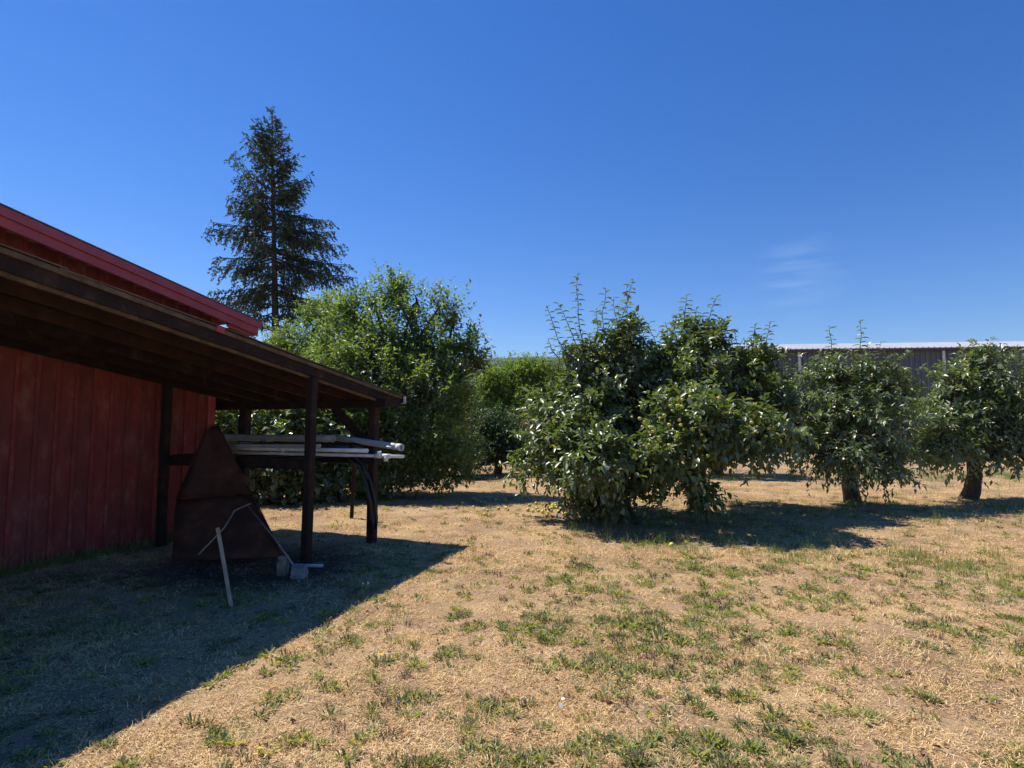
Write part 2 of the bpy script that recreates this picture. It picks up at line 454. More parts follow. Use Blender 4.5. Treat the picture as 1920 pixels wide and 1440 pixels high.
# ------------------------------------------------------------------ leaves
def leaf_arrays(P, A, N, L, W, tone, detail=1, curl=0.12, fold=0.25):
    P = np.asarray(P); A = unit(A); N = unit(N - A * (N * A).sum(1, keepdims=True)); B = np.cross(A, N)
    L = L[:, None]; W = W[:, None]
    if detail == 2:
        prof = [(0, 0, 0), (0.3, -0.42, 1), (0.3, 0, 0), (0.3, 0.42, 1), (0.68, -0.36, 1), (0.68, 0, 0), (0.68, 0.36, 1), (1, 0, 0)]
        tri = [(0, 1, 2), (0, 2, 3), (1, 4, 2), (4, 5, 2), (2, 5, 3), (5, 6, 3), (4, 7, 5), (5, 7, 6)]
    elif detail == 1:
        prof = [(0, 0, 0), (0.42, -0.5, 1), (0.45, 0, 0), (0.42, 0.5, 1), (1, 0, 0)]
        tri = [(0, 1, 2), (0, 2, 3), (1, 4, 2), (2, 4, 3)]
    else:
        prof = [(0, 0, 0), (0.45, -0.5, 1), (0.45, 0.5, 1), (1, 0, 0)]
        tri = [(0, 1, 3), (0, 3, 2)]
    vs = []
    for a, b_, f_ in prof:
        vs.append(P + A * L * a + B * W * b_ + N * (W * fold * f_ - L * curl * a * a * 1.6))
    V = np.stack(vs, 1).reshape(-1, 3)
    k = len(prof)
    T = (np.array(tri, np.int64)[None] + (np.arange(len(P)) * k)[:, None, None]).reshape(-1, 3)
    return V, T, np.repeat(tone, len(tri))

def rand_dirs(n):
    return unit(rng.normal(size=(n, 3)))

def shoot_leaves(base, d, length, m, droop=0.25, spread=0.9, leaf_droop=0.25, t0=0.1, hang=0.0):
    """leaves spiralled round shoots; returns positions, axes, normals and the points of each shoot"""
    n = len(base)
    d = unit(d)
    t = (np.linspace(t0, 1.0, m)[None, :] + rng.uniform(-0.04, 0.04, (n, m)))
    P = base[:, None] + d[:, None] * (length[:, None] * t)[..., None]
    P[..., 2] -= droop * (length[:, None]) * t ** 2
    r = np.where(np.abs(d[:, 2:3]) < 0.9, np.array([[0, 0, 1.0]]), np.array([[1.0, 0, 0]]))
    x = unit(np.cross(d, r)); y = np.cross(d, x)
    ang = (np.arange(m)[None] * 2.399 + rng.uniform(0, 6.28, (n, 1))) + rng.uniform(-0.4, 0.4, (n, m))
    rad = x[:, None] * np.cos(ang)[..., None] + y[:, None] * np.sin(ang)[..., None]
    sp = spread * (1 - 0.5 * t[..., None])
    A = unit(rad * sp + d[:, None] * 0.55 + rng.normal(size=P.shape) * 0.18)
    A[..., 2] -= leaf_droop + hang * rng.uniform(0, 1, A.shape[:2])
    A = unit(A)
    N = np.zeros_like(A); N[..., 2] = 1
    N = N + rng.normal(size=N.shape) * 0.35 + d[:, None] * 0.25
    return P.reshape(-1, 3), A.reshape(-1, 3), N.reshape(-1, 3)

def blob_pts(blobs, n, shell=0.55, low_cut=None):
    """points inside ellipsoids, weighted to the surface; returns points and outward directions"""
    C = np.array([b[0] for b in blobs]); R = np.array([b[1] for b in blobs])
    wgt = (R[:, 0] * R[:, 1] + R[:, 0] * R[:, 2] + R[:, 1] * R[:, 2]); wgt = wgt / wgt.sum()
    k = rng.choice(len(blobs), n, p=wgt)
    d = rand_dirs(n)
    r = shell + (1 - shell) * rng.uniform(0, 1, n) ** 0.6
    P = C[k] + d * R[k] * r[:, None]
    O = unit(d / R[k])
    # drop points buried deep in another blob
    keep = np.ones(n, bool)
    for c, q in zip(C, R):
        e = (((P - c) / q) ** 2).sum(1)
        keep &= ~(e < (shell * 0.85) ** 2)
    keep &= P[:, 2] > 0.12
    return P[keep], O[keep]

def pb(px, py, Y, rx, rz, ry=None):
    """crown lobe given by where it stands: centre, and radii in metres at that distance"""
    s = Y / F
    return (at(px, py, Y), np.array([rx * s, ry if ry else (rx + rz) * 0.5 * s, rz * s]))

def limb_pts(a, b, bend=0.15, n=6):
    a = np.array(a, float); b = np.array(b, float)
    L = np.linalg.norm(b - a)
    off = rng.normal(size=3) * bend * L * 0.5
    off[2] = abs(off[2]) * -0.3
    out_ = []
    for i in range(n + 1):
        t = i / n
        out_.append(a + (b - a) * t + off * math.sin(math.pi * t) + rng.normal(size=3) * 0.012 * L * (0 < i < n))
    return out_

def make_tree(name, label, cat, root, blobs, mat, n_clump, k, m, leaf, shootlen, group=None, fork=0.35, trunk_r=0.09,
              up=0.35, droop=0.25, shell=0.55, detail=1, ldroop=0.25, bark='bark', trunks=1, twigs=True, hang=0.0, clump_r=0.16, wl=0.5, tone_shift=0.0, extra=None, limbs=True):
    root = np.array(root, float)
    e = empty(name, root, label, cat, group)
    Cc, Oo = blob_pts(blobs, n_clump, shell)
    n = len(Cc)
    base = (Cc - Oo * shootlen * 0.5)[:, None] + rng.normal(size=(n, k, 3)) * clump_r
    d = Oo[:, None] + np.array([0, 0, up]) + rng.normal(size=(n, k, 3)) * 0.55
    base = base.reshape(-1, 3); d = d.reshape(-1, 3)
    L = shootlen * rng.uniform(0.6, 1.25, len(base))
    P, A, N = shoot_leaves(base, d, L, m, droop=droop, leaf_droop=ldroop, hang=hang)
    ctone = np.repeat(rng.uniform(0.15, 0.7, n), k * m)
    tone = np.clip(ctone + rng.normal(size=len(P)) * 0.17 + tone_shift, 0, 0.94)
    tone[rng.uniform(size=len(P)) < 0.02] = 1.0
    if extra is not None:
        P = np.concatenate([P, extra[0]]); A = np.concatenate([A, extra[1]]); N = np.concatenate([N, extra[2]])
        tone = np.concatenate([tone, np.clip(rng.normal(0.4, 0.2, len(extra[0])), 0, .94)])
    ok = P[:, 2] > 0.05
    P, A, N, tone = P[ok], A[ok], N[ok], tone[ok]
    ln = leaf * (0.45 + 0.85 * rng.uniform(0, 1, len(P)) ** .8)
    V, T, tn = leaf_arrays(P, A, N, ln, ln * wl * rng.uniform(0.8, 1.15, len(P)), tone, detail)
    cr = link('crown', np_mesh(name + '_crown', V - root, T, tn, smooth=(detail == 2)), mat, e)
    cr['kind'] = 'stuff'
    bm_ = M[bark]
    zc = min(b[0][2] for b in blobs)
    ctr = np.mean([b[0] for b in blobs], axis=0)
    fk = root + (ctr - root) * fork
    fk[2] = max(fk[2], root[2] + 0.4)
    tr = MB()
    pts = limb_pts(root - np.array([0, 0, 0.12]), fk, 0.12)
    tr.tube(pts, [trunk_r * (1.35 - 0.5 * i / (len(pts) - 1)) for i in range(len(pts))], 9)
    tr.build('trunk', bm_, e, True)
    if limbs:
        for c, r_ in blobs:
            pt = limb_pts(fk - np.array([0, 0, .05]), c, 0.22)
            MB().tube(pt, [trunk_r * 0.62 * (1 - 0.75 * i / (len(pt) - 1)) for i in range(len(pt))], 7).build('limb', bm_, e, True)
    if twigs:
        tw = MB()
        bc = np.array([b[0] for b in blobs])
        for j in range(0, n, 1 if n < 260 else 2):
            c0 = bc[np.argmin(((bc - Cc[j]) ** 2).sum(1))]
            pt = limb_pts(c0, Cc[j], 0.2, 3)
            tw.tube(pt, [trunk_r * 0.2, trunk_r * 0.15, trunk_r * 0.1, trunk_r * .05], 4, caps=False)
        o = tw.build('branches', bm_, e, True); o['kind'] = 'stuff'
    return e

# unit leaf for single leaves
def unit_leaf(name, wl, curl=0.12):
    V, T, tn = leaf_arrays(np.zeros((1, 3)), np.array([[1.0, 0, 0]]), np.array([[0, 0, 1.0]]), np.ones(1), np.array([wl]), np.array([0.45]), 2, curl)
    return np_mesh(name, V, T, tn, True)

from mathutils import Matrix
leaf_meshes = []
for q, tn in enumerate((0.1, 0.3, 0.5, 0.75)):
    V, T, t_ = leaf_arrays(np.zeros((1, 3)), np.array([[1.0, 0, 0]]), np.array([[0, 0, 1.0]]), np.ones(1), np.array([0.46]), np.array([tn]), 2, 0.16)
    me = np_mesh('apple_leaf', V, T, t_, True)
    me.materials.append(M['apple_leaf'])
    leaf_meshes.append(me)

def water_shoot(tree, p0, p1, nleaf, llen=0.15, mat=None, r=0.007):
    """one upright shoot: a stem, each leaf a part of its own"""
    p0 = np.array(p0, float); p1 = np.array(p1, float)
    pts = limb_pts(p0, p1, 0.1, 6)
    MB().tube(pts, [r * (1.5 - i / 6) for i in range(7)], 5).build('shoot_stem', M['bark'], tree, True)
    pa = np.array(pts)
    o0 = ORG[tree]
    for i in range(nleaf):
        t = 0.10 + 0.9 * (i + random.uniform(0, .4)) / nleaf
        t = min(t, 1)
        f_ = t * 6; a = min(int(f_), 5)
        pos = pa[a] + (pa[a + 1] - pa[a]) * (f_ - a)
        ang = i * 2.399 + random.uniform(-0.3, 0.3)
        rise = 0.45 if t > 0.9 else random.uniform(0.0, 0.35)
        A = unit(np.array([math.cos(ang), math.sin(ang), rise]))
        Nn = unit(np.array([-math.cos(ang) * rise, -math.sin(ang) * rise, 1]) + rng.normal(size=3) * 0.2)
        Nn = unit(Nn - A * np.dot(Nn, A)); B = np.cross(Nn, A)
        o = bpy.data.objects.new('leaf', random.choice(leaf_meshes))
        s = llen * random.uniform(0.75, 1.15) * (0.7 if t > 0.93 else 1)
        R = Matrix(((A[0], B[0], Nn[0]), (A[1], B[1], Nn[1]), (A[2], B[2], Nn[2])))
        o.matrix_basis = Matrix.Translation(Vector(pos - o0)) @ (R * s).to_4x4()
        COL.objects.link(o)
        o.parent = tree
        ORG[o] = o0

def ball(name, r=0.033, tone=0.4):
    """an apple: squat ball dimpled at stem and bottom"""
    v = []; f = []
    seg, rin = 10, 7
    for i in range(rin + 1):
        a = math.pi * i / rin
        rr = math.sin(a) * (1 + 0.06 * math.cos(a)); z = math.cos(a) * 0.92
        if i == 0: z = 0.74; rr = 0.0
        if i == rin: z = -0.78; rr = 0.0
        for k in range(seg):
            q = 2 * math.pi * k / seg
            v.append((rr * math.cos(q) * r, rr * math.sin(q) * r, z * r))
    for i in range(rin):
        for k in range(seg):
            a0 = i * seg + k; a1 = i * seg + (k + 1) % seg
            if i > 0: f.append((a0, a1 + seg, a1))
            if i < rin - 1: f.append((a0, a0 + seg, a1 + seg))
    v = np.array(v)
    return np_mesh(name, v, np.array(f), np.full(len(f), tone), True)
apple_meshes = []
for tn in (0.1, 0.35, 0.6, 0.95):
    me = ball('apple', tone=tn); me.materials.append(M['apple']); apple_meshes.append(me)

# ------------------------------------------------------------------ apple trees
def fringe(path, n, Lr=(0.35, 0.6), m=12):
    """drooping leafy shoots along a line of points"""
    path = np.array(path)
    t = rng.uniform(0, len(path) - 1.001, n); a = t.astype(int)
    b = path[a] + (path[a + 1] - path[a]) * (t - a)[:, None] + rng.normal(size=(n, 3)) * 0.10
    d = np.stack([rng.normal(size=n) * 0.6, -0.3 + rng.normal(size=n) * 0.5, -0.25 + rng.normal(size=n) * 0.3], 1)
    return shoot_leaves(b, d, rng.uniform(*Lr, n), m, droop=0.25, leaf_droop=0.3, hang=.3)

YA = 10.3
A_blobs = [pb(1110, 770, YA, 88, 75, 1.0), pb(1180, 740, YA + .5, 68, 65, .9), pb(1045, 835, YA - .5, 62, 45, .8), pb(1125, 855, YA - 1.2, 70, 52, .7),
           pb(1180, 830, YA, 62, 70, 1.0), pb(1005, 862, YA - .2, 32, 26, .5), pb(1120, 925, YA - .5, 38, 32, .45), pb(1105, 700, YA + .2, 38, 40, .6), pb(1085, 655, YA, 16, 34, .3), pb(1150, 650, YA + .2, 26, 36, .4), pb(1180, 630, YA + .2, 16, 40, .3), pb(1120, 945, YA - .5, 45, 22, .4), pb(1165, 690, YA + .4, 55, 40, .8), pb(1030, 775, YA, 38, 35, .6),
           pb(1100, 830, YA + .9, 80, 55, .8)]
exA = fringe([at(960, 862, YA - .2), at(1005, 885, YA - .3), at(1060, 880, YA - .5), at(1095, 920, YA - .7), at(1150, 930, YA - .7), at(1185, 880, YA - .5)], 40, (.25, .5))
rootA = gnd(1172, 962)
appleA = make_tree('apple_tree', 'low apple tree nearest the camera, its drooping dark leaved boughs touching the ground', 'apple tree',
                   rootA, A_blobs, M['apple_leaf'], 330, 7, 11, 0.118, 0.38, group='old apple trees', up=0.2, droop=0.3, detail=2, ldroop=0.12,
                   hang=0.16, clump_r=0.11, wl=0.60, trunk_r=0.13, shell=0.6, extra=exA, fork=0.45)
for (bx, by, tx, ty, nl) in [(1085, 690, 1024, 572, 30), (1092, 680, 1044, 567, 26), (1096, 670, 1083, 514, 40), (1112, 680, 1117, 578, 24), (1140, 680, 1136, 539, 34),
                         (1155, 690, 1158, 570, 30), (1172, 680, 1187, 524, 42), (1195, 690, 1220, 603, 22), (1148, 690, 1150, 556, 22), (1180, 690, 1176, 560, 24)]:
    dy = random.uniform(-.3, .3)
    water_shoot(appleA, at(bx, by, YA + dy), at(tx, ty, YA + dy * 1.4), nl)
for q in range(14):
    bx = random.uniform(1040, 1215); by = random.uniform(660, 710)
    water_shoot(appleA, at(bx, by, YA + random.uniform(-.4, .4)), at(bx + random.uniform(-22, 22), by - random.uniform(35, 75), YA + random.uniform(-.4, .4)), 9, random.uniform(.10, .15))
pts = [at(1122, 712, YA), at(1105, 706, YA - .05), at(1099, 694, YA - .06), at(1101, 682, YA - .05), at(1096, 670, YA)]
MB().tube(pts, [.02, .018, .017, .015, .012], 7).build('bare_branch', M['pale_bark'], appleA, True)
# withered leaves at the left edge of the crown and on one shoot
def brown_patch(tree, c, r, n, lf=0.1):
    P = c + rng.normal(size=(n, 3)) * np.array(r)
    A = unit(rng.normal(size=(n, 3)) * 0.6 + np.array([0, 0, -1])); N = rng.normal(size=(n, 3))
    ln = lf * rng.uniform(.6, 1.1, n)
    V, T, tn = leaf_arrays(P, A, N, ln, ln * .4, rng.uniform(0, 1, n), 1)
    o = link('withered_leaves', np_mesh('withered', V - ORG[tree], T, tn), M['dead_leaf'], tree)
    o['kind'] = 'stuff'; o['label'] = 'withered orange brown leaves'
brown_patch(appleA, at(1000, 790, YA + .4), (0.12, 0.12, 0.07), 70)
brown_patch(appleA, at(1176, 548, YA), (0.02, 0.03, 0.10), 12)

YB = 10.7
B_blobs = [pb(1290, 790, YB - 1.7, 80, 58, .7), pb(1245, 845, YB - 1.8, 46, 46, .6), pb(1300, 720, YB - .2, 66, 60, 1.1), pb(1355, 750, YB + .3, 72, 62, 1.2), pb(1400, 800, YB - 1.9, 60, 36, .8),
           pb(1290, 665, YB + .2, 42, 40, .8), pb(1300, 618, YB + .2, 20, 30, .35), pb(1340, 640, YB + .2, 16, 28, .35), pb(1255, 655, YB + .2, 16, 24, .3), pb(1425, 675, YB + .1, 14, 30, .3),
           pb(1320, 815, YB - .8, 60, 35, 1.2), pb(1235, 710, YB, 42, 48, .7), pb(1265, 882, YB - 1.5, 24, 20, .4), pb(1235, 905, YB - 1.3, 20, 24, .35), pb(1302, 900, YB - .9, 30, 40, .4), pb(1205, 860, YB - .6, 30, 40, .5), pb(1455, 815, YB - 1.9, 24, 24, .4), pb(1340, 790, YB - 2.3, 46, 32, .4),
           pb(1405, 735, YB + .2, 48, 40, 1.0), pb(1376, 695, YB + .2, 26, 32, .6), pb(1452, 770, YB + .1, 36, 36, .7), pb(1425, 715, YB + .2, 28, 36, .5), pb(1340, 790, YB + 1.2, 90, 40, .9), pb(1430, 790, YB + .6, 40, 35, .9)]
exB = fringe([at(1205, 870, YB - 1.6), at(1250, 885, YB - 1.8), at(1320, 850, YB - 2.2), at(1360, 832, YB - 2.2), at(1410, 835, YB - 2.2), at(1465, 835, YB - 2.0)], 40, (.25, .45))
rootB = gnd(1300, 955)
appleB = make_tree('apple_tree', 'wide apple tree hung with yellow apples, between the low tree and the right edge', 'apple tree',
                   rootB, B_blobs, M['apple_leaf'], 390, 7, 11, 0.118, 0.38, group='old apple trees', up=0.2, droop=0.3, detail=2, ldroop=0.12,
                   hang=0.16, clump_r=0.11, wl=0.60, trunk_r=0.105, shell=0.6, extra=exB, fork=0.45)
for (bx, by, tx, ty, nl) in [(1262, 680, 1247, 603, 20), (1285, 650, 1288, 551, 30), (1300, 650, 1306, 578, 24), (1325, 670, 1344, 556, 32), (1275, 660, 1268, 590, 18), (1320, 650, 1325, 592, 18),
                         (1345, 700, 1372, 636, 16), (1408, 720, 1418, 605, 30), (1428, 700, 1445, 602, 30), (1235, 680, 1215, 610, 16), (1440, 740, 1462, 665, 18), (1395, 700, 1400, 640, 12)]:
    dy = random.uniform(-.3, .3)
    water_shoot(appleB, at(bx, by, YB + dy), at(tx, ty, YB + dy * 1.4), nl, 0.155)
for q in range(14):
    bx = random.uniform(1230, 1450); by = random.uniform(650, 700) + max(0, bx - 1340) * .4
    water_shoot(appleB, at(bx, by, YB + random.uniform(-.4, .4)), at(bx + random.uniform(-22, 22), by - random.uniform(35, 75), YB + random.uniform(-.4, .4)), 9, random.uniform(.10, .15))
for (cx, cy, sx, sy, n_) in [(1212, 805, 10, 8, 7), (1255, 815, 16, 14, 14), (1290, 765, 16, 8, 7), (1318, 825, 8, 10, 5), (1418, 795, 16, 8, 8), (1330, 790, 40, 20, 8), (1430, 825, 14, 10, 4), (1250, 780, 25, 10, 6)]:
    for q in range(n_):
        pos = at(random.gauss(cx, sx * 1.3), random.gauss(cy, sy * 1.4), YB - 1.75 - random.uniform(0.5, 0.9))
        o = bpy.data.objects.new('apple', random.choice(apple_meshes))
        COL.objects.link(o); o.parent = appleB; o.location = Vector(pos - ORG[appleB]); s = random.uniform(.6, 1.0); o.scale = (s, s, s * random.uniform(.85, 1))
        ORG[o] = ORG[appleB]
for q in range(5):
    pos = at(random.gauss(1110, 50), random.gauss(860, 40), YA - .3 - random.uniform(0.75, 1.0))
    o = bpy.data.objects.new('apple', random.choice(apple_meshes))
    COL.objects.link(o); o.parent = appleA; o.location = Vector(pos - ORG[appleA]); ORG[o] = ORG[appleA]

YC = 11.8
C_blobs = [pb(1560, 770, YC, 85, 70), pb(1500, 755, YC + .3, 40, 38), pb(1495, 795, YC - .5, 34, 36), pb(1620, 790, YC - .4, 80, 60), pb(1650, 720, YC, 60, 50), pb(1570, 705, YC, 50, 42), pb(1560, 850, YC - .8, 50, 30, .7), pb(1650, 860, YC - .6, 50, 34, .7)]
rootC = gnd(1600, 940)
appleC = make_tree('apple_tree', 'apple tree at the far right, standing in front of the grey metal barn', 'apple tree',
                   rootC, C_blobs, M['apple_leaf'], 230, 7, 11, 0.12, 0.38, group='old apple trees', up=0.15, droop=0.3, detail=1, ldroop=0.35,
                   hang=0.2, clump_r=0.14, wl=0.46, trunk_r=0.14, shell=0.6, fork=0.5)
for (bx, by, tx, ty, nl) in [(1470, 740, 1475, 652, 22), (1490, 720, 1494, 680, 14), (1560, 690, 1555, 610, 20), (1600, 690, 1612, 600, 22), (1640, 700, 1652, 640, 14)]:
    water_shoot(appleC, at(bx, by, YC), at(tx, ty, YC), nl, 0.155)

YE = 19.0
make_tree('apple_tree', 'apple tree mostly hidden behind the wide apple tree, its shade on the grass beyond', 'apple tree',
          gnd(1345, 890), [pb(1340, 770, YE, 60, 42, 1.6), pb(1400, 785, YE, 45, 35, 1.3), pb(1290, 780, YE, 45, 40, 1.3)], M['apple_leaf'], 200, 7, 9, 0.14, 0.42,
          group='old apple trees', up=0.2, droop=0.3, detail=0, ldroop=0.35, clump_r=0.14, wl=0.46, trunk_r=0.13, shell=0.6, fork=0.6, twigs=False)
# another orchard tree further right
YD = 12.5
make_tree('apple_tree', 'lopsided apple tree furthest right in the orchard row, its trunk bare', 'apple tree',
          gnd(1810, 935), [pb(1820, 790, YD, 85, 60), pb(1765, 830, YD - .5, 50, 42), pb(1890, 770, YD, 70, 60), pb(1850, 700, YD, 45, 48), pb(1790, 735, YD, 36, 40), pb(1905, 850, YD - .4, 50, 36)], M['apple_leaf'], 200, 7, 10, 0.14, 0.42,
          group='old apple trees', up=0.2, droop=0.3, detail=1, ldroop=0.35, clump_r=0.14, wl=0.46, trunk_r=0.14, shell=0.6, fork=0.5)

# ------------------------------------------------------------------ trees at left and in the middle
T1 = [pb(735, 630, 14.2, 74, 78), pb(655, 655, 14.5, 66, 72), pb(815, 655, 14.2, 50, 76), pb(868, 695, 14, 34, 52), pb(700, 700, 13.6, 90, 85), pb(800, 740, 13.5, 80, 80),
      pb(620, 730, 13.8, 66, 66), pb(855, 780, 13.8, 42, 56), pb(720, 800, 13.2, 80, 80), pb(810, 835, 13, 70, 55), pb(730, 870, 12.8, 65, 42), pb(845, 850, 13.5, 40, 40), pb(790, 880, 13.2, 60, 34),
      pb(740, 552, 14.2, 22, 30), pb(700, 565, 14.2, 14, 34), pb(822, 578, 14.2, 13, 34), pb(782, 568, 14.2, 10, 26), pb(765, 905, 13, 70, 26), pb(850, 893, 13.6, 45, 24), pb(690, 915, 12.9, 50, 24), pb(850, 600, 14.2, 14, 34), pb(900, 690, 14, 14, 24), pb(886, 655, 14, 16, 30), pb(660, 580, 14.4, 20, 26)]
make_tree('broad_tree', 'tall rounded green tree filling the middle left, right behind the open shelter', 'tree', (T1[4][0][0] - .1, 14, 0), T1, M['broad_leaf'], 760, 8, 9, 0.115, 0.46,
          up=1.0, droop=0.03, detail=1, ldroop=0.05, clump_r=0.13, trunk_r=0.16, shell=0.6, wl=0.5)
T2 = [pb(600, 600, 18.9, 40, 45), pb(560, 650, 18.4, 55, 50), pb(520, 690, 18.2, 60, 50), pb(590, 700, 17.9, 60, 50), pb(460, 700, 18.0, 50, 55), pb(400, 740, 18.4, 60, 60), pb(510, 760, 17.4, 70, 50), pb(620, 565, 18.9, 22, 26)]
make_tree('hazel_tree', 'pale yellow green loose tree between the spruce and the brown shelter roof', 'tree', (T2[2][0][0], 18.2, 0), T2, M['hazel_leaf'], 420, 8, 8, 0.10, 0.4,
          up=0.4, droop=0.15, detail=1, clump_r=0.16, trunk_r=0.09, shell=0.5, wl=0.6)
T3 = [pb(470, 800, 12.6, 70, 60), pb(560, 800, 12.8, 70, 60), pb(520, 870, 12.3, 70, 45), pb(640, 820, 13.0, 60, 65), pb(610, 890, 12.6, 60, 40), pb(440, 870, 12.4, 60, 45), pb(690, 880, 13, 50, 45), pb(400, 800, 12.8, 70, 60), pb(470, 912, 12.4, 60, 28), pb(560, 915, 12.3, 60, 26), pb(640, 912, 12.6, 55, 26)]
make_tree('leafy_bush', 'dense large leaved bush seen under the shelter roof behind the posts', 'bush', (T3[2][0][0], 12.9, 0), T3, M['vine_leaf'], 430, 6, 7, 0.145, 0.4,
          up=0.25, droop=0.3, detail=1, clump_r=0.16, trunk_r=0.06, shell=0.6, wl=0.75)
T4 = [pb(908, 790, 19.5, 42, 38), pb(885, 818, 19, 42, 38), pb(955, 815, 19.5, 42, 38), pb(925, 838, 19, 45, 22), pb(868, 842, 18, 38, 36), pb(985, 835, 19.5, 34, 34), pb(1010, 860, 19.5, 30, 24), pb(880, 870, 17.5, 34, 22)]
make_tree('dark_tree', 'small dark tree on a single black trunk in the gap at the centre', 'tree', gnd(932, 887), T4, M['dark_leaf'], 330, 8, 8, 0.10, 0.42,
          up=0.3, droop=0.15, clump_r=0.18, trunk_r=0.13, shell=0.6, fork=0.5)
T5 = [pb(960, 720, 27, 42, 45), pb(1000, 705, 27, 35, 38), pb(935, 750, 27, 30, 40), pb(985, 770, 26.5, 50, 50), pb(1000, 830, 26, 60, 40), pb(940, 820, 26, 50, 40), pb(925, 720, 27, 30, 34), pb(1030, 725, 27, 30, 40), pb(900, 770, 27, 30, 40), pb(1035, 800, 26, 40, 50)]
make_tree('light_tree', 'light green fine leaved tree at centre below the skyline hill', 'tree', (T5[0][0][0], 27, 0), T5, M['light_leaf'], 1000, 8, 9, 0.13, 0.42,
          up=0.5, droop=0.1, detail=0, clump_r=0.2, trunk_r=0.14, shell=0.6)
T6 = [pb(1042, 705, 26, 20, 35), pb(1045, 750, 26, 30, 45), pb(1070, 780, 26, 45, 60), pb(1110, 760, 26, 50, 50)]
make_tree('grey_green_tree', 'darker slim tree rising just right of the light green tree', 'tree', (T6[1][0][0], 26, 0), T6, M['broad_leaf'], 330, 8, 8, 0.09, 0.5,
          up=0.8, droop=0.1, detail=0, clump_r=0.2, trunk_r=0.12, shell=0.6, tone_shift=-.15)
# hedge row far behind the orchard, one bush each
hed = [(800, 34, 75), (900, 36, 60), (1000, 34, 70), (1090, 33, 70), (1180, 35, 62), (1270, 37, 60), (1340, 36, 50)]
lab = ['behind the tall rounded tree', 'behind the small dark tree', 'behind the light green tree', 'behind the left apple boughs', 'behind the low apple tree', 'between the two apple trees', 'beside the left end of the grey barn']
for (hx_, Y, r), lb in zip(hed, lab):
    bl = [pb(hx_ + dx * 26, 815 - random.uniform(0, 25), Y, r * .55, 38 + random.uniform(0, 12)) for dx in (-1, 0, 1)]
    make_tree('hedge_bush', 'far green hedge bush ' + lb, 'bush', (bl[1][0][0], Y, 0), bl, M[random.choice(['broad_leaf', 'dark_leaf'])], 150, 7, 7, 0.14, 0.6,
              group='hedge bushes at the far side of the orchard', up=.5, detail=0, clump_r=0.25, trunk_r=0.1, shell=0.6, twigs=False)

